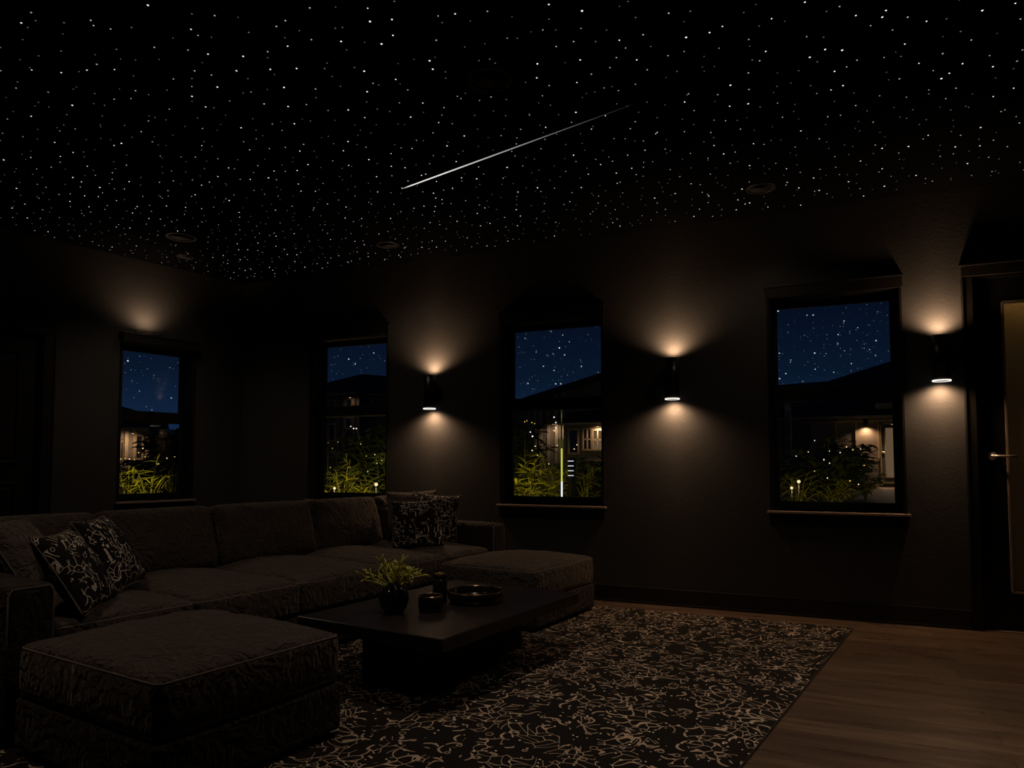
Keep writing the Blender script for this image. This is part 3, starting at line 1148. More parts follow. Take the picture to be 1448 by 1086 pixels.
vase = on_table('vase', 3.817, -1.967, 'glossy black round vase holding the yellow green sprigs on the coffee table', 'vase')
b = MB()
b.lathe([(0.0, 0.0), (0.040, 0.0), (0.048, 0.004), (0.066, 0.028), (0.076, 0.062), (0.074, 0.095), (0.058, 0.126), (0.036, 0.143), (0.029, 0.150), (0.031, 0.158),
         (0.027, 0.158), (0.025, 0.148), (0.03, 0.14), (0.055, 0.118), (0.068, 0.09), (0.068, 0.06), (0.05, 0.02), (0.0, 0.012)], 40)
b.build('body', M['ceramic'], vase)

plant = on_table('sprig_bunch', 3.817, -1.967, 'bunch of yellow green sprigs in the black vase', 'plant')
rs = random.Random(5)
stems, leafs, buds = MB(), MB(), []
for i in range(30):
    a = rs.uniform(0, 2 * PI)
    out = rs.uniform(0.03, 0.155)
    hgt = 0.295 - out * 0.80 + rs.uniform(-0.03, 0.02)
    pts = []
    for k in range(6):
        t_ = k / 5
        rr = 0.016 * min(1, t_ * 2) + out * t_ ** 1.7
        zz = 0.10 + (hgt - 0.10) * (1 - (1 - t_) ** 1.35) 
        pts.append(Vector((rr * math.cos(a), rr * math.sin(a), zz)))
    stems.tube(pts, 0.0034, 6, r1=0.0026)
    for k in (3, 4, 5):
        for _ in range(2 if k == 5 else 1):
            d = (pts[k] - pts[k - 1]).normalized()
            sd = Vector((rs.uniform(-1, 1), rs.uniform(-1, 1), rs.uniform(-0.2, 0.9))).normalized()
            q = pts[k]
            ln = rs.uniform(0.025, 0.05)
            q2 = q + (d * 0.5 + sd).normalized() * ln
            leafs.tube([q, (q + q2) / 2 + Vector((0, 0, 0.004)), q2], 0.0040, 6, r1=0.0028)
            if rs.random() < 0.45:
                buds.append(q2)
stems.build('stems', M['sprig'], plant)
leafs.build('leaves', M['sprig'], plant)
bb = MB()
bb.ball((0, 0, 0), 0.0042, 6)
bud0 = bb.build('bud', M['bud'], plant, buds[0])
for q2 in buds[1:]:
    c = bud0.copy(); COL.objects.link(c); c.location = q2

jar = on_table('small_jar', 3.956, -1.839, 'small dark lidless jar between the vase and the tray', 'jar')
b = MB()
b.lathe([(0.0, 0.0), (0.052, 0.0), (0.060, 0.006), (0.065, 0.03), (0.065, 0.062), (0.061, 0.078), (0.058, 0.080), (0.056, 0.076), (0.060, 0.06), (0.058, 0.03), (0.05, 0.012), (0.0, 0.012)], 40)
b.build('body', M['smoke'], jar)
b = MB()
b.lathe([(0.0555, 0.0775), (0.0615, 0.0775), (0.061, 0.082), (0.056, 0.082)], 40, close=True)
b.build('rim', M['copper'], jar)
b = MB()
b.lathe([(0.0, 0.013), (0.048, 0.013), (0.052, 0.03), (0.054, 0.05), (0.0, 0.052)], 32)
b.build('wax', plain('dark_wax', (0.05, 0.035, 0.025), 0.4, bump=(20, 0.1)), jar)

cand = on_table('tall_jar', 3.832, -1.60, 'tall narrow black jar with a copper lid behind the small jar', 'jar')
b = MB()
b.lathe([(0.0, 0.0), (0.036, 0.0), (0.040, 0.005), (0.040, 0.118), (0.037, 0.124), (0.0, 0.124)], 36)
b.build('body', M['smoke'], cand)
b = MB()
b.lathe([(0.0, 0.124), (0.036, 0.124), (0.0365, 0.146), (0.034, 0.150), (0.029, 0.150), (0.027, 0.146), (0.0, 0.146)], 36)
b.build('lid', M['smoke'], cand)
b = MB()
b.lathe([(0.0285, 0.1495), (0.0365, 0.1495), (0.0365, 0.1535), (0.0285, 0.1535)], 36, close=True)
b.build('lid_rim', M['copper'], cand)

tray = on_table('round_tray', 4.01, -1.51, 'round black deep tray with a thin bright rim on the coffee table', 'tray')
b = MB()
b.lathe([(0.0, 0.0), (0.125, 0.0), (0.142, 0.008), (0.154, 0.03), (0.157, 0.062), (0.153, 0.064), (0.149, 0.06), (0.146, 0.032), (0.135, 0.014), (0.0, 0.010)], 56)
b.build('body', M['tray'], tray)
b = MB()
b.lathe([(0.1515, 0.0630), (0.1575, 0.0630), (0.1575, 0.0655), (0.1515, 0.0655)], 56, close=True)
b.build('rim', M['copper'], tray)

# ------------------------------------------------------------------ outside: ground
GZ = 0.30
b = MB()
b.box(-60, 40, 0.25, 60, GZ - 0.1, GZ)
tag(b.build('garden_ground', M['lawn']), kind='structure')
b = MB()
b.box(-45, 0.0, 0.26, 45, GZ - 0.1, GZ)
tag(b.build('side_garden_ground', M['lawn'], rz=LW), kind='structure')


def on_left(px, py, off):
    """the point seen at a pixel on a vertical plane parallel to the left wall; returned in that wall's frame"""
    d = FWD + RGT * ((px - CXP) / FPX) + UPV * ((CYP - py) / FPX)
    t = (off - nov.dot(CAM)) / nov.dot(d)
    p = CAM + d * t
    return Vector((p.dot(dlv), off, p.z))


def on_ground(px, py, z):
    d = FWD + RGT * ((px - CXP) / FPX) + UPV * ((CYP - py) / FPX)
    return CAM + d * ((z - CAM.z) / d.z)


def prism(b, pts, y0, y1):
    """polygon (x, z) given thickness along y"""
    n_ = len(pts)
    vs = [(x, y0, z) for x, z in pts] + [(x, y1, z) for x, z in pts]
    fs = [tuple(range(n_)), tuple(range(2 * n_ - 1, n_ - 1, -1))] + [(i, n_ + i, n_ + (i + 1) % n_, (i + 1) % n_) for i in range(n_)]
    return b.add(vs, fs)


def slope_roof(b, eave, ridge, back):
    """sloping roof from an eave line to a ridge line (lists of points), closed behind"""
    n_ = len(eave)
    vs = [tuple(p) for p in eave] + [tuple(p) for p in ridge] + [tuple(p) for p in back]
    fs = []
    for i in range(n_ - 1):
        fs += [(i, i + 1, n_ + i + 1, n_ + i), (n_ + i, n_ + i + 1, 2 * n_ + i + 1, 2 * n_ + i), (2 * n_ + i, 2 * n_ + i + 1, i + 1, i)]
    fs += [(0, n_, 2 * n_), (n_ - 1, 2 * n_ - 1, 3 * n_ - 1)]
    return b.add(vs, fs)


def house_window(parent, x0, x1, z0, z1, y, bars=True, lit=False, fw=0.07):
    b = MB()
    for a, c, d, e_ in ((x0 - fw, x0, z0 - fw, z1 + fw), (x1, x1 + fw, z0 - fw, z1 + fw), (x0, x1, z1, z1 + fw), (x0, x1, z0 - fw, z0)):
        b.box(a, c, y - 0.06, y + 0.02, d, e_)
    if bars:
        b.box((x0 + x1) / 2 - 0.02, (x0 + x1) / 2 + 0.02, y - 0.05, y, z0, z1)
        b.box(x0, x1, y - 0.05, y, (z0 + z1) / 2 - 0.02, (z0 + z1) / 2 + 0.02)
    f = b.build('window', M['trim_out'], parent)
    g = MB()
    g.box(x0, x1, y - 0.02, y + 0.0, z0, z1)
    g.build('pane', M['warm_pane'] if lit else M['dark_pane'], f)
    return f


# ---- house seen in the right window
YC = 21.5
hc = empty('house', (0, 0, 0), 0, 'low house with a lit terrace door seen through the right window', 'house')
P = lambda px, py, Y=YC: on_y(px, py, Y)
xl, xr = P(1060, 600).x, P(1400, 600).x
ze = P(1190, 592).z
b = MB()
b.box(xl, xr, YC, YC + 8, GZ, ze)
b.build('wall', M['siding'], hc)
b = MB()
rid = [(1040, 549), (1106, 544), (1170, 539), (1262, 510), (1420, 462)]
ea = [Vector((P(px, 592, YC - 0.9).x, YC - 0.9, ze + 0.02)) for px, _ in rid]
ri = [P(px, py, YC + 4) for px, py in rid]
ba = [Vector((p.x, YC + 9, ze + 0.02)) for p in ri]
slope_roof(b, ea, ri, ba)
b.build('roof', M['roof'], hc)
b = MB()
b.box(xl, xr, YC - 0.95, YC - 0.88, ze - 0.06, ze + 0.03)
b.build('fascia', M['batten'], hc)
b = MB()
z2 = P(1190, 597).z
b.box(P(1135, 597).x, xr, YC - 0.06, YC, z2 - 0.02, z2 + 0.06)
for px in (1148, 1182):
    b.box(P(px, 600).x - 0.02, P(px, 600).x + 0.02, YC - 0.03, YC, GZ, z2)
b.build('wall_rail', M['trim_out'], hc)
b = MB()
za, zb = P(1210, 651).z, z2
for px in (1211, 1242):
    b.box(P(px, 620).x - 0.03, P(px, 620).x + 0.03, YC - 0.05, YC, za, zb)
b.box(P(1211, 620).x, P(1242, 620).x, YC - 0.05, YC, za - 0.03, za + 0.03)
b.build('wall_panel_frame', M['trim_out'], hc)
b = MB()
dx0, dx1 = P(1244, 620).x, P(1276, 620).x
dz1 = P(1255, 598).z
for a, c, d, e_ in ((dx0, dx0 + 0.05, GZ + 0.1, dz1), (dx1 - 0.05, dx1, GZ + 0.1, dz1), (dx0, dx1, dz1 - 0.05, dz1), (dx0, dx1, GZ + 0.16, GZ + 0.21)):
    b.box(a, c, YC - 0.08, YC - 0.01, d, e_)
b.build('door_frame', M['batten'], hc)
b = MB()
b.box(dx0 + 0.05, dx1 - 0.05, YC - 0.05, YC - 0.01, GZ + 0.1, dz1 - 0.05)
dr = b.build('door', M['siding_dk'], hc)
b = MB()
b.box(P(1252, 620).x, P(1269, 620).x, YC - 0.07, YC - 0.05, P(1255, 674).z, P(1255, 605).z)
b.build('door_pane', M['warm_pane'], dr)
b = MB()
for a, c in ((1250.5, 1252), (1269, 1270.5)):
    b.box(P(a, 620).x, P(c, 620).x, YC - 0.085, YC - 0.05, P(1255, 675).z, P(1255, 604).z)
for a, c in ((604, 605.5), (674, 675.5)):
    b.box(P(1250.5, 620).x, P(1270.5, 620).x, YC - 0.085, YC - 0.05, P(1255, c).z, P(1255, a).z)
b.build('door_bead', M['trim_out'], dr)
b = MB()
b.ball((P(1249, 640).x, YC - 0.1, P(1249, 640).z), 0.05, 10)
b.build('door_knob', M['steel'], dr)
b = MB()
c0, c1 = P(1238, 578, YC - 0.9), P(1268, 569, YC - 0.9)
b.box(c0.x, c1.x, YC - 0.9, YC - 0.1, c0.z, c1.z)
b.build('roof_box', M['siding'], hc)
b = MB()
b.box(P(1108, 620).x, P(1145, 620).x, YC - 0.04, YC, P(1120, 680).z, P(1120, 604).z)
b.build('dark_opening', M['siding_dk'], hc)

wl = P(1224, 597)
wl.y = YC - 0.12
out_lamp = empty('outdoor_wall_lamp', (wl.x, YC, wl.z - 0.10), 0, 'small outdoor wall lamp shining down beside the terrace door of the right house', 'wall light')
b = MB()
b.lathe([(0.065, 0.0), (0.07, 0.0), (0.07, 0.26), (0.0, 0.26)], 20, (0, -0.13))
b.box(-0.03, 0.03, -0.09, 0.0, 0.10, 0.16)
b.build('shade', M['sconce'], out_lamp)
b = MB()
b.lathe([(0.0, 0.008), (0.064, 0.008), (0.064, 0.05), (0.0, 0.05)], 16, (0, -0.13))
b.build('lens', M['bulb_white'], out_lamp)
lamp('down_light', 'SPOT', (0, -0.16, -0.03), 45.0, (1.0, 0.60, 0.33), out_lamp, 0.04, R(140), 0.9, (0, 0.05, -1))

# terrace slabs leading to that house
b = MB()
tp = [on_ground(1187, 718, GZ), on_ground(1241, 691, GZ), on_ground(1330, 691, GZ), on_ground(1310, 718, GZ)]
b.add([(p.x, p.y, GZ + 0.002) for p in tp] + [(p.x, p.y, GZ + 0.04) for p in tp], [(0, 1, 2, 3), (7, 6, 5, 4)] + [(i, 4 + i, 4 + (i + 1) % 4, (i + 1) % 4) for i in range(4)])
tag(b.build('terrace_paving', M['paving']), kind='structure')

post = P(1115, 640, 17.0)
vp = empty('veranda_post', (post.x, 17.0, GZ), 0, 'slim grey veranda post at the left edge of the right window view', 'post')
b = MB()
b.box(-0.09, 0.09, -0.09, 0.09, 0, P(1115, 570, 17.0).z - GZ, 0.01)
b.build('shaft', plain('grey_post', (0.10, 0.11, 0.13), 0.6, bump=(8, 0.1)), vp)
for py in (591, 621, 641, 652):
    b = MB()
    zz = P(1115, py, 17.0).z - GZ
    b.box(-0.10, 0.10, -0.10, 0.10, zz, zz + 0.03)
    b.build('band', M['batten'], vp)

# ---- house seen in the middle window
YB = 15.0
hb = empty('house', (0, 0, 0), 0, 'board clad gable house with trimmed windows seen through the middle window', 'house')
P = lambda px, py, Y=YB: on_y(px, py, Y)
b = MB()
gl = [P(690, 566), P(742, 565), P(848, 531), P(900, 514)]
prism(b, [(gl[0].x, GZ), (gl[3].x, GZ)] + [(p.x, p.z - 0.12) for p in reversed(gl)], YB, YB + 7)
b.build('gable_wall', M['siding_dk'], hb)
b = MB()
prism(b, [(p.x, p.z - 0.14) for p in gl] + [(p.x, p.z) for p in reversed(gl)], YB - 0.35, YB + 7.2)
b.build('gable_roof', M['roof'], hb)
b = MB()
for px in (748, 757, 765, 776, 787, 797):
    x = P(px, 600).x
    zt = P(px, 565 - max(0, px - 742) * 0.32).z - 0.16
    b.box(x - 0.05, x + 0.05, YB - 0.04, YB, GZ, zt)
b.build('boards', M['siding'], hb)
YW = YB - 1.2
b = MB()
wx0, wx1 = P(797, 600, YW).x, P(880, 600, YW).x
wz = P(820, 599, YW).z
b.box(wx0, wx1, YW, YB, GZ, wz)
b.build('wing_wall', M['siding'], hb)
b = MB()
ea = [Vector((P(790, 598, YW - 0.3).x, YW - 0.3, wz)), Vector((P(885, 598, YW - 0.3).x, YW - 0.3, wz))]
ri = [P(812, 574, YB + 1), P(885, 567, YB + 1)]
ba = [Vector((p.x, YB + 1.2, wz)) for p in ri]
slope_roof(b, ea, ri, ba)
b.build('wing_roof', M['roof'], hb)
b = MB()
b.box(ea[0].x, ea[1].x, YW - 0.34, YW - 0.28, wz - 0.05, wz + 0.01)
b.build('wing_fascia', M['trim_out'], hb)
for a, c, z0, z1, lit in ((805.5, 817, 640, 608.5, False), (826, 836, 635, 608, False), (839.5, 852, 635, 609.5, True)):
    house_window(hb, P(a, 620, YW).x, P(c, 620, YW).x, P(820, z0, YW).z, P(820, z1, YW).z, YW, not (a < 810), lit, 0.045)

# ---- house seen in the second window
YA = 16.0
ha = empty('house', (0, 0, 0), 0, 'dark two storey house with hipped roof seen through the window above the sofa', 'house')
P = lambda px, py, Y=YA: on_y(px, py, Y)
b = MB()
ax0, ax1 = P(400, 600).x, P(508, 600).x
az = P(500, 557).z
b.box(ax0, ax1, YA, YA + 6, GZ, az)
b.build('wall', M['siding_dk'], ha)
b = MB()
b.box(ax1, P(600, 600).x, YA + 0.6, YA + 6, GZ, az)
b.build('side_wall', M['siding_dk'], ha)
b = MB()
apx = P(511, 529, YA + 2.5)
e0, e1, e2 = Vector((P(380, 557, YA - 0.4).x, YA - 0.4, az)), Vector((ax1 + 0.15, YA - 0.4, az)), Vector((P(610, 557, YA + 0.2).x, YA + 0.2, az))
r0, r2 = P(380, 557, YA + 2.5), P(600, 536, YA + 2.5)
r0.z = apx.z - 0.9
b.add([e0, e1, e2, r0, apx, r2, (e0.x, YA + 7, az), (e2.x, YA + 7, az)],
      [(0, 1, 4, 3), (1, 2, 5, 4), (3, 4, 5, 7, 6), (0, 3, 6), (2, 7, 5), (0, 6, 7, 2, 1)])
b.build('hip_roof', M['roof'], ha)
b = MB()
b.box(e0.x, e1.x, YA - 0.44, YA - 0.38, az - 0.06, az + 0.0)
b.box(e1.x, e2.x, YA + 0.16, YA + 0.22, az - 0.06, az + 0.0)
b.build('fascia', M['batten'], ha)
for a, c, z0, z1 in ((466, 474, 578, 566), (490, 498, 578, 565), (513, 525, 578, 565), (490, 498, 604, 592), (466, 474, 622, 600)):
    yy = YA if a < 508 else YA + 0.6
    house_window(ha, P(a, 600, yy).x, P(c, 600, yy).x, P(500, z0, yy).z, P(500, z1, yy).z, yy, False, False, 0.06)
b = MB()
for px in (478, 486, 501, 507):
    b.box(P(px, 600).x - 0.05, P(px, 600).x + 0.05, YA - 0.04, YA, GZ, az - 0.06)
b.build('boards', M['siding'], ha)

# ---- house seen in the left window
OD = 15.0
hd = empty('house', (0, 0, 0), LW, 'house with a long lit eave seen through the left window', 'house')
Q = lambda px, py, o=OD: on_left(px, py, o)
b = MB()
dxl, dxr = Q(120, 620).x, Q(236, 620).x
dz = Q(190, 607).z
b.box(dxl, dxr, OD, OD + 6, GZ, dz)
b.build('wall', M['siding'], hd)
b = MB()
ea = [Vector((Q(110, 607, OD - 0.6).x, OD - 0.6, dz)), Vector((Q(212, 607, OD - 0.6).x, OD - 0.6, dz)), Vector((Q(240, 607, OD - 0.6).x, OD - 0.6, dz))]
ri = [Q(130, 562, OD + 3), Q(208, 585, OD + 3), Q(236, 596, OD + 3)]
ba = [Vector((p.x, OD + 6.5, dz)) for p in ri]
slope_roof(b, ea, ri, ba)
b.build('roof', M['roof'], hd)
b = MB()
b.box(ea[0].x, Q(209, 607, OD - 0.6).x, OD - 0.66, OD - 0.58, dz - 0.07, dz + 0.02)
b.build('fascia', M['batten'], hd)
b = MB()
for px in (178, 190, 208, 222):
    b.box(Q(px, 620).x - 0.05, Q(px, 620).x + 0.05, OD - 0.05, OD, GZ, dz)
b.build('boards', M['trim_out'], hd)
house_window(hd, Q(192, 620).x, Q(200, 620).x, Q(195, 648).z, Q(195, 617).z, OD, False, False, 0.05)
house_window(hd, Q(211, 620).x, Q(218, 620).x, Q(215, 640).z, Q(215, 620).z, OD, False, False, 0.05)

lp = Q(236, 632, 9.0)
lan = empty('garden_lantern', dlv * lp.x + nov * lp.y + Vector((0, 0, GZ)), LW, 'bright white garden lantern on a post behind the plants in the left window', 'lantern')
b = MB()
lh = lp.z - GZ
b.tube([(0, 0, 0), (0, 0, lh - 0.08)], 0.025, 10)
b.build('post', M['pole'], lan)
b = MB()
b.lathe([(0.0, lh + 0.22), (0.16, lh + 0.12), (0.15, lh + 0.10), (0.0, lh + 0.10)], 16)
b.build('cap', M['pole'], lan)
b = MB()
b.lathe([(0.0, lh - 0.08), (0.055, lh - 0.08), (0.075, lh + 0.10), (0.0, lh + 0.10)], 14)
b.build('glass', M['bulb_white'], lan)
lamp('lantern_light', 'POINT', (0.0, -0.25, lh), 14, (1.0, 0.68, 0.36), lan, 0.08)


# ------------------------------------------------------------------ garden plants
def blade(b, p, d, ln, w, droop, rs, k=5):
    """a narrow arching leaf with a folded midrib"""
    d = d.normalized()
    side = d.cross(Vector((0, 0, 1)))
    if side.length < 0.05:
        side = Vector((1, 0, 0))
    side = (side.normalized() + Vector((0, 0, rs.uniform(-0.4, 0.4)))).normalized()
    up = side.cross(d)
    vs, fs = [], []
    for i in range(k + 1):
        t = i / k
        q = p + d * ln * t + Vector((0, 0, -droop * ln * t * t))
        ww = w * (0.35 + 1.3 * t) * (1 - t) ** 0.7 * 1.3 if i < k else 0.0008
        vs += [q - side * ww, q + up * ww * 0.35, q + side * ww]
    for i in range(k):
        a = i * 3
        fs += [(a, a + 1, a + 4, a + 3), (a + 1, a + 2, a + 5, a + 4)]
    b.add(vs, fs, True)


def garden_plant(name, loc, h, spread, stems, per, ln, w, seed, lb, mat='leaf', cat='plant', group=None, upright=0.5, rz=0.0):
    rs = random.Random(seed)
    root = empty(name, loc, rz, lb, cat, group)
    sb, lb_ = MB(), MB()
    for i in range(stems):
        a = rs.uniform(0, 2 * PI)
        out = spread * rs.uniform(0.15, 1.0)
        hh = h * (1 - 0.45 * (out / spread) ** 2) * rs.uniform(0.7, 1.0)
        pts = []
        for k in range(7):
            t = k / 6
            pts.append(Vector((math.cos(a) * out * t ** 1.4, math.sin(a) * out * t ** 1.4, hh * (1 - (1 - t) ** 1.5))))
        sb.tube(pts, 0.010, 5, r1=0.004)
        for j in range(per):
            t = rs.uniform(0.25, 1.0)
            f = t * 6
            k = min(5, int(f))
            p = pts[k].lerp(pts[k + 1], f - k)
            az = rs.uniform(0, 2 * PI)
            d = Vector((math.cos(az), math.sin(az), rs.uniform(-0.1, 1.0) * upright + 0.1))
            blade(lb_, p, d, ln * rs.uniform(0.6, 1.2), w * rs.uniform(0.7, 1.2), rs.uniform(0.1, 0.7), rs)
    sb.build('stems', M['stem'], root)
    lb_.build('foliage', M[mat], root)
    return root


def gp(px, Y, top, lb, seed, spread=0.45, stems=9, per=9, ln=0.26, w=0.020, mat='leaf', cat='plant', upright=0.6, group=None, name='garden_plant'):
    q = on_y(px, 690, Y)
    t = on_y(px, top, Y)
    return garden_plant(name, (q.x, q.y, GZ), t.z - GZ, spread, stems, per, ln, w, seed, lb, mat, cat, group, upright)


def gl_(px, off, top, lb, seed, spread=0.45, stems=9, per=9, ln=0.3, w=0.020, mat='leaf', upright=0.42, name='garden_plant', cat='plant', group=None):
    q = on_left(px, 690, off)
    t = on_left(px, top, off)
    p = dlv * q.x + nov * q.y
    return garden_plant(name, (p.x, p.y, GZ), t.z - GZ, spread, stems, per, ln, w, seed, lb, mat, cat, group, upright, LW)


# left window
gl_(211, 2.2, 640, 'yellow green spiky plant in the middle of the left window view', 1, 0.50, 12, 9, 0.24, 0.010)
gl_(182, 2.6, 655, 'low yellow green plant at the left edge of the left window view', 2, 0.42, 11, 9, 0.22, 0.010)
gl_(244, 2.4, 645, 'yellow green plant at the right edge of the left window view', 3, 0.42, 11, 9, 0.22, 0.010)
gl_(205, 4.4, 642, 'taller dark shrub behind the spiky plant in the left window view', 4, 1.1, 26, 20, 0.3, 0.05, 'leaf_dk', cat='shrub', name='garden_shrub')
gl_(246, 5.4, 592, 'dark bushy tree at the right edge of the left window view', 5, 0.95, 30, 26, 0.34, 0.07, 'leaf_dk', cat='tree', name='garden_tree')
# second window
gp(484, 2.4, 652, 'fine leaved yellow green plant at the left of the window above the sofa', 11, 0.42, 9, 9, 0.24, 0.013)
gp(516, 2.6, 664, 'fine leaved yellow green plant at the centre right of the window above the sofa', 12, 0.42, 9, 9, 0.24, 0.013)
gp(493, 3.6, 630, 'tall thin yellow green plant with a spiky top in the window above the sofa', 13, 0.30, 7, 9, 0.24, 0.013)
gp(536, 3.6, 640, 'dark leafy shrub at the right side of the window above the sofa', 14, 0.8, 22, 18, 0.3, 0.05, 'leaf_dk', 'shrub', name='garden_shrub')
gp(528, 6.5, 592, 'tall dark bushy tree in the window above the sofa', 15, 1.1, 30, 22, 0.4, 0.07, 'leaf_dk', 'tree', name='garden_tree')
gp(472, 4.5, 655, 'dark leafy shrub at the left side of the window above the sofa', 16, 0.6, 12, 12, 0.3, 0.04, 'leaf_dk', 'shrub', name='garden_shrub')
# middle window
gp(741, 2.5, 668, 'yellow green palm like plant at the left edge of the middle window view', 21, 0.42, 9, 9, 0.26, 0.013)
gp(752, 4.0, 645, 'arching leafy plant behind the palm like one in the middle window view', 22, 0.6, 11, 10, 0.34, 0.022)
gp(780, 4.4, 634, 'arching yellow green plant left of the lamp post in the middle window view', 23, 0.55, 10, 9, 0.34, 0.020)
gp(770, 2.8, 690, 'low ground plant in front of the lamp post in the middle window view', 24, 0.35, 9, 7, 0.16, 0.014)
gp(812, 6.0, 640, 'dark shrub right of the lamp post in the middle window view', 25, 0.7, 20, 18, 0.3, 0.05, 'leaf_dk', 'shrub', name='garden_shrub')
gp(828, 5.0, 650, 'small yellow green plant at the right edge of the middle window view', 26, 0.35, 8, 9, 0.26, 0.015)
gp(840, 7.5, 643, 'dark hedge plant under the lit windows of the gable house', 28, 0.8, 22, 18, 0.3, 0.05, 'leaf_dk', 'shrub', name='garden_shrub')
gp(738, 9.0, 588, 'dark slender tree at the left edge of the middle window view', 27, 0.9, 24, 20, 0.36, 0.06, 'leaf_dk', 'tree', name='garden_tree')
# right window
gp(1168, 9.5, 615, 'largest dark broad leaved shrub in the middle of the right window view', 31, 1.0, 28, 22, 0.40, 0.065, 'leaf_dk', 'shrub', name='garden_shrub')
gp(1205, 11.0, 612, 'leaning shrub just below the outdoor wall lamp in the right window view', 32, 0.7, 12, 14, 0.34, 0.045, 'leaf_dk', 'shrub', name='garden_shrub')
gp(1224, 12.0, 655, 'rounded yellow rimmed bush beside the terrace slabs in the right window view', 33, 0.6, 14, 12, 0.26, 0.03, 'leaf', 'shrub', name='garden_shrub')
gp(1130, 7.5, 662, 'spiky grass plant around a bright bulb in the right window view', 34, 0.45, 9, 8, 0.34, 0.014)
gp(1180, 8.0, 676, 'low yellow green ground plant before the big shrub in the right window view', 35, 0.5, 10, 9, 0.24, 0.02)
gp(1140, 11.0, 640, 'dark shrub left of the largest shrub in the right window view', 36, 0.9, 22, 18, 0.36, 0.055, 'leaf_dk', 'shrub', name='garden_shrub')


# ------------------------------------------------------------------ garden lights
def spotlight(p, aim, energy, lb, size=R(120)):
    HS = 0.36
    root = empty('garden_spotlight', p, 0, lb, 'garden light', 'garden spotlights')
    b = MB()
    b.tube([(0, 0, 0), (0, 0, HS - 0.02)], 0.008, 8)
    b.build('spike', M['pole'], root)
    d = Vector(aim).normalized()
    b = MB()
    b.tube([Vector((0, 0, HS)) - d * 0.05, Vector((0, 0, HS)) + d * 0.045], 0.032, 14)
    b.build('head', M['pole'], root)
    b = MB()
    b.tube([Vector((0, 0, HS)) + d * 0.045, Vector((0, 0, HS)) + d * 0.048], 0.027, 14)
    b.build('lens', M['bulb_gold'], root)
    lamp('spot', 'SPOT', Vector((0, 0, HS)) + d * 0.06, energy, (1.0, 0.83, 0.22), root, 0.03, size, 0.8, d)


def gpos(px, Y):
    q = on_y(px, 690, Y)
    return Vector((q.x, q.y, GZ))


def lpos(px, off):
    q = on_left(px, 690, off)
    return dlv * q.x + nov * q.y + Vector((0, 0, GZ))




def plant_fill_lamp(p, out, aim, energy, lb):
    """small lamp on the outer face of the house wall, shining down on the plants"""
    root = empty('outdoor_downlight', p, 0, lb, 'outdoor light', 'outdoor wall downlights')  # unseen lamps added to light the garden leaves
    o_, d = Vector(out).normalized(), Vector(aim).normalized()
    b = MB()
    b.tube([(0, 0, 0), o_ * 0.07], 0.02, 10)
    b.build('arm', M['pole'], root)
    b = MB()
    b.tube([o_ * 0.09 - d * 0.05, o_ * 0.09 + d * 0.045], 0.035, 14)
    b.build('head', M['pole'], root)
    b = MB()
    b.tube([o_ * 0.09 + d * 0.045, o_ * 0.09 + d * 0.048], 0.03, 14)
    b.build('lens', M['bulb_gold'], root)
    lamp('spot', 'SPOT', o_ * 0.09 + d * 0.06, energy, (1.0, 0.83, 0.22), root, 0.03, R(66), 0.6, d)


plant_fill_lamp(dlv * -0.30 + nov * WT + Vector((0, 0, 2.35)), nov, nov * 2.0 - dlv * 0.55 - Vector((0, 0, 1.55)), 480, 'small downlight on the outer wall shining on the plants of the left window')
plant_fill_lamp(Vector((1.95, WT, 2.35)), (0, 1, 0), (-1.35, 2.3, -1.55), 700, 'small downlight on the outer wall shining on the plants of the window above the sofa')
plant_fill_lamp(Vector((2.75, WT, 2.35)), (0, 1, 0), (0.0, 2.3, -1.5), 210, 'small downlight on the outer wall shining on the left plants of the middle window')
plant_fill_lamp(Vector((4.1, WT, 2.35)), (0, 1, 0), (-0.9, 3.0, -1.7), 130, 'small downlight on the outer wall shining on the right plants of the middle window')
spotlight(gpos(1300, 5.0), (-0.25, 1, -0.06), 110, 'small garden spotlight lighting the shrubs outside the right window', R(70))  # out of view, added to brighten the shrubs


def string_lights(bulbs, lb, left=False, mats=None):
    """a cable strung over the plants with one bulb per point (px, py, Y, radius, colour)"""
    root = empty('string_lights', (0, 0, 0), 0, lb, 'string lights', 'garden string lights')
    pts = []
    for px, py, Y, r, c in bulbs:
        if left:
            q = on_left(px, py, Y)
            p = dlv * q.x + nov * q.y + Vector((0, 0, q.z))
        else:
            p = on_y(px, py, Y)
        pts.append(p)
    b = MB()
    cab = []
    for p, q in zip(pts, pts[1:]):
        for k in range(4):
            t = k / 4
            cab.append(p.lerp(q, t) + Vector((0, 0, 0.02 - 0.10 * (p - q).length * 4 * t * (1 - t) * 0.25)))
    cab.append(pts[-1] + Vector((0, 0, 0.02)))
    b.tube(cab, 0.003, 4)
    b.build('cable', M['cable'], root)
    for e_ in (pts[0], pts[-1]):
        b = MB()
        b.tube([(0, 0, GZ - e_.z), (0, 0, 0.03)], 0.006, 6)
        b.build('stake', M['pole'], root, e_)
    for p, (px, py, Y, r, c) in zip(pts, bulbs):
        b = MB()
        b.ball((0, 0, 0), r * 0.8, 10)
        b.build('bulb', M[c], root, p)


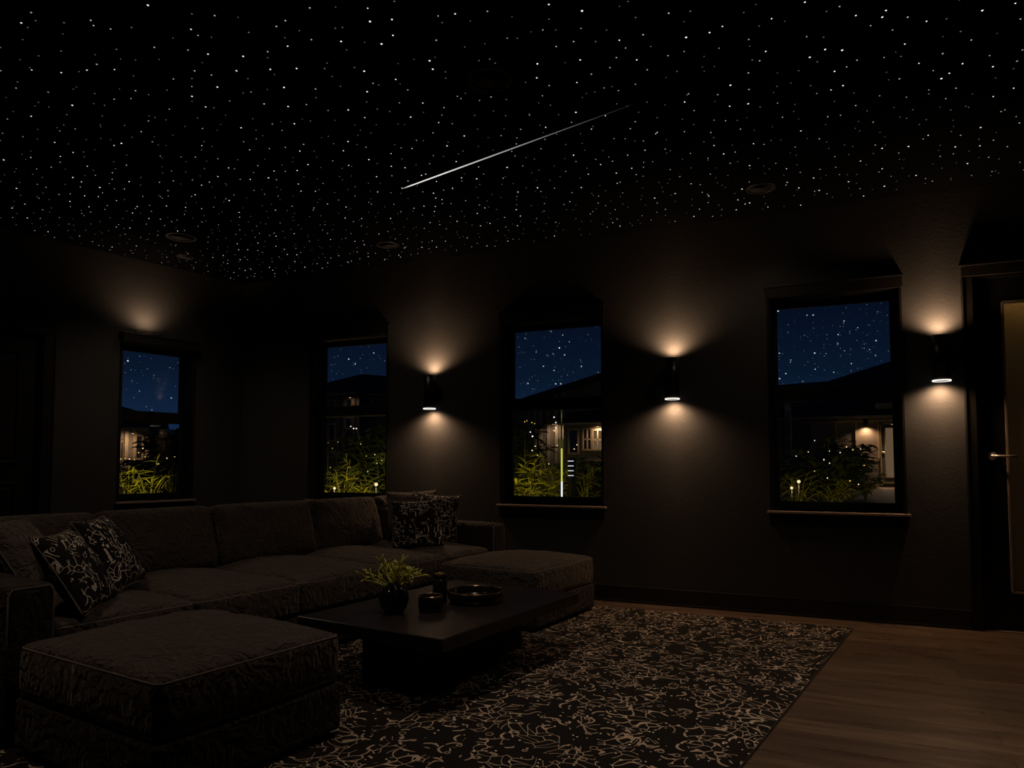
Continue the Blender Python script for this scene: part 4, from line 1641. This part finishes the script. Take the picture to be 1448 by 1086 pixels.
W_, G_, F_ = 'bulb_white', 'bulb_gold', 'bulb'
string_lights([(173, 624, 3.4, 0.010, G_), (171, 649, 3.4, 0.012, G_), (177, 648, 3.4, 0.011, G_), (183, 649, 3.4, 0.011, F_), (190, 650, 3.4, 0.010, G_), (196, 640, 3.4, 0.011, G_), (202, 634, 3.4, 0.011, F_), (205, 646, 3.4, 0.010, G_),
               (224, 656, 3.4, 0.009, F_), (236, 648, 3.4, 0.010, F_), (247, 646, 3.4, 0.010, G_)], 'string of small golden bulbs over the plants in the left window view', True)
string_lights([(464, 626, 3.0, 0.008, G_), (470, 634, 3.0, 0.008, G_), (478, 625, 3.0, 0.006, F_), (496, 603, 3.0, 0.010, W_), (500, 606, 3.0, 0.012, W_), (504, 606, 3.0, 0.012, W_), (510, 628, 3.0, 0.008, F_), (518, 645, 3.0, 0.009, G_),
               (530, 643, 3.0, 0.009, F_), (540, 651, 3.0, 0.010, G_), (533, 655, 3.0, 0.008, F_), (520, 667, 3.0, 0.009, F_), (495, 661, 3.0, 0.008, G_), (467, 661, 3.0, 0.010, G_)], 'string of tiny bulbs over the plants in the window above the sofa')
string_lights([(742, 596.5, 4.6, 0.012, G_), (745, 595, 4.6, 0.011, G_), (752, 597.5, 4.6, 0.012, G_), (756, 599, 4.6, 0.010, G_), (750, 611, 4.6, 0.013, W_), (753, 617, 4.6, 0.016, W_), (757, 631, 4.6, 0.012, F_), (752.5, 637, 4.6, 0.012, F_),
               (760, 644, 4.6, 0.011, F_), (776, 656, 4.6, 0.010, F_), (773, 670, 4.6, 0.011, G_)], 'string of bulbs over the left plants in the middle window view')
string_lights([(783.5, 590, 6.5, 0.017, W_), (786, 597.5, 6.5, 0.016, W_), (786, 605, 6.5, 0.016, W_), (783.5, 609, 6.5, 0.016, F_), (788, 630, 6.5, 0.012, F_), (812, 635, 6.5, 0.014, F_), (816, 629, 6.5, 0.014, F_)], 'short hanging string of white bulbs left of the lamp post in the middle window view')
sb = [(1126, 645, 0.013, W_), (1143, 639, 0.012, F_), (1152, 623, 0.011, W_), (1165, 650, 0.015, W_), (1173, 655, 0.013, F_), (1173, 638, 0.011, F_), (1188, 640, 0.012, W_), (1197, 632, 0.014, F_), (1206, 636, 0.017, G_), (1217, 635, 0.012, F_),
      (1152, 666, 0.012, F_), (1170, 676, 0.014, F_), (1202, 680, 0.017, G_), (1214, 685, 0.014, F_), (1222, 658, 0.014, G_)]
string_lights([(a, c, 8.6, r, k) for a, c, r, k in sb], 'string of scattered bulbs over the dark shrubs in the right window view')


def globe(p, h, r, lb, energy, mat='bulb'):
    root = empty('garden_globe_light', p, 0, lb, 'garden light', 'garden globe lights')
    b = MB()
    b.tube([(0, 0, 0), (0, 0, h - r * 0.8)], 0.010, 8)
    b.build('stake', M['pole'], root)
    b = MB()
    b.lathe([(0.0, h - r - 0.02), (r * 0.5, h - r - 0.02), (r * 0.5, h - r * 0.75), (0.0, h - r * 0.75)], 14)
    b.build('holder', M['pole'], root)
    b = MB()
    b.ball((0, 0, h), r, 14)
    b.build('globe', M[mat], root)
    lamp('globe_light', 'POINT', (0, -r - 0.02, h + 0.02), energy, (1.0, 0.66, 0.30), root, 0.03)


for px, py, Y, r, en, lb in ((532, 685, 2.0, 0.022, 3.0, 'brightest globe light among the plants, low right in the window above the sofa'),
                             (473, 690.5, 2.0, 0.018, 2.2, 'globe light low at the left in the window above the sofa'),
                             (1129.5, 681, 6.6, 0.026, 4.0, 'globe light inside the spiky grass in the right window view'),
                             (1119.5, 690, 6.6, 0.022, 3.0, 'lower left globe light in the right window view')):
    q = on_y(px, py, Y)
    globe((q.x, q.y, GZ), q.z - GZ, r, lb, en)

# lamp post with a glowing tube, and a louvred bollard beside it
YP = 2.1
q = on_y(794.5, 705, YP)
post = empty('lamp_post', (q.x, YP, GZ), 0, 'slim lamp post with a glowing yellow and white tube in the middle window view', 'lamp post')
zt, zb1, zw, zbx0, zbx1 = [on_y(794.5, py, YP).z - GZ for py in (566, 634, 681, 634, 621)]
b = MB()
b.tube([(0, 0, zbx1), (0, 0, zt)], 0.008, 8)
b.build('pole', M['pole'], post)
b = MB()
b.box(-0.034, 0.034, -0.034, 0.034, zbx0, zbx1, 0.005)
b.build('lantern_box', M['pole'], post)
b = MB()
b.tube([(0, 0, zw), (0, 0, zb1)], 0.010, 10)
b.build('yellow_tube', M['tube_y'], post)
b = MB()
b.tube([(0, 0, 0.02), (0, 0, zw)], 0.010, 10)
b.build('white_tube', M['tube_w'], post)
b = MB()
b.lathe([(0.0, 0.0), (0.07, 0.0), (0.07, 0.02), (0.0, 0.02)], 18)
b.build('foot', M['pole'], post)

q = on_y(808.5, 690, YP + 0.4)
bol = empty('bollard_light', (q.x, YP + 0.4, GZ), 0, 'dark bollard with four white light bars right of the lamp post', 'garden light')
zz = [on_y(808.5, py, YP + 0.4).z - GZ for py in (652, 658.8, 665.6, 672.4)]
b = MB()
b.box(-0.045, 0.045, -0.03, 0.03, 0.0, zz[0] + 0.04, 0.006)
b.build('body', plain('matt_black', (0.004, 0.004, 0.004), 0.95, spec=0.05, bump=(20, 0.05)), bol)
for z in zz:
    b = MB()
    b.box(-0.036, 0.036, -0.038, -0.030, z - 0.005, z + 0.005, 0.002)
    b.build('light_bar', M['louvre'], bol)

# low wall and stepping path at the right of the middle window view
b = MB()
q0, q1 = on_y(815, 677, 9.0), on_y(900, 677, 9.0)
b.box(q0.x, q1.x, 9.0, 9.3, GZ, q0.z, 0.01)
tag(b.build('garden_wall', M['paving']), 'low pale garden wall at the right of the middle window view', 'wall')
b = MB()
tp = [on_ground(818, 709, GZ), on_ground(832, 697, GZ), on_ground(870, 695, GZ), on_ground(868, 709, GZ)]
b.add([(p.x, p.y, GZ + 0.002) for p in tp] + [(p.x, p.y, GZ + 0.03) for p in tp], [(0, 1, 2, 3), (7, 6, 5, 4)] + [(i, 4 + i, 4 + (i + 1) % 4, (i + 1) % 4) for i in range(4)])
tag(b.build('garden_path', M['paving']), kind='structure')

# small warm lamps added under eaves to light the far houses and door glass
def porch(p, lb, energy, aim=(0, 0.5, -1)):
    root = empty('eave_light', p, 0, lb, 'outdoor light', 'small eave lights on the houses')
    b = MB()
    b.lathe([(0.0, 0.0), (0.05, 0.0), (0.05, 0.03), (0.0, 0.03)], 16)
    b.build('fitting', M['pole'], root)
    b = MB()
    b.lathe([(0.0, -0.006), (0.035, -0.006), (0.035, 0.0), (0.0, 0.0)], 14)
    b.build('lens', M['bulb'], root)
    lamp('eave_glow', 'SPOT', (0, 0, -0.02), energy, (1.0, 0.66, 0.38), root, 0.05, R(160), 0.8, aim)


p = on_y(845, 600, YW - 0.2); porch((p.x, p.y, p.z - 0.06), 'small eave light at the right end of the gable house', 16)
p = on_y(783, 600, YB - 0.35); porch((p.x, p.y, p.z), 'small eave light on the boards of the gable house', 22)
p = on_left(188, 610, OD - 0.5); p = dlv * p.x + nov * p.y + Vector((0, 0, p.z - 0.06)); porch(p, 'small eave light on the house in the left window', 22, nov * 0.5 - Vector((0, 0, 1)))
porch(Vector((6.95, 0.9, 2.60)), 'small eave light outside behind the frosted glass door', 14, (0, -0.1, -1))  # out of view, added so the frosted glass glows
p = on_y(495, 560, YA - 0.3); porch((p.x, p.y, p.z - 0.06), 'small eave light on the hipped roof house', 1.2)
p = on_y(1262, 600, YC - 0.6); porch((p.x, p.y, p.z), 'small eave light above the terrace door of the right house', 70, (0, -0.6, -1))  # aimed outward, added to light the terrace paving
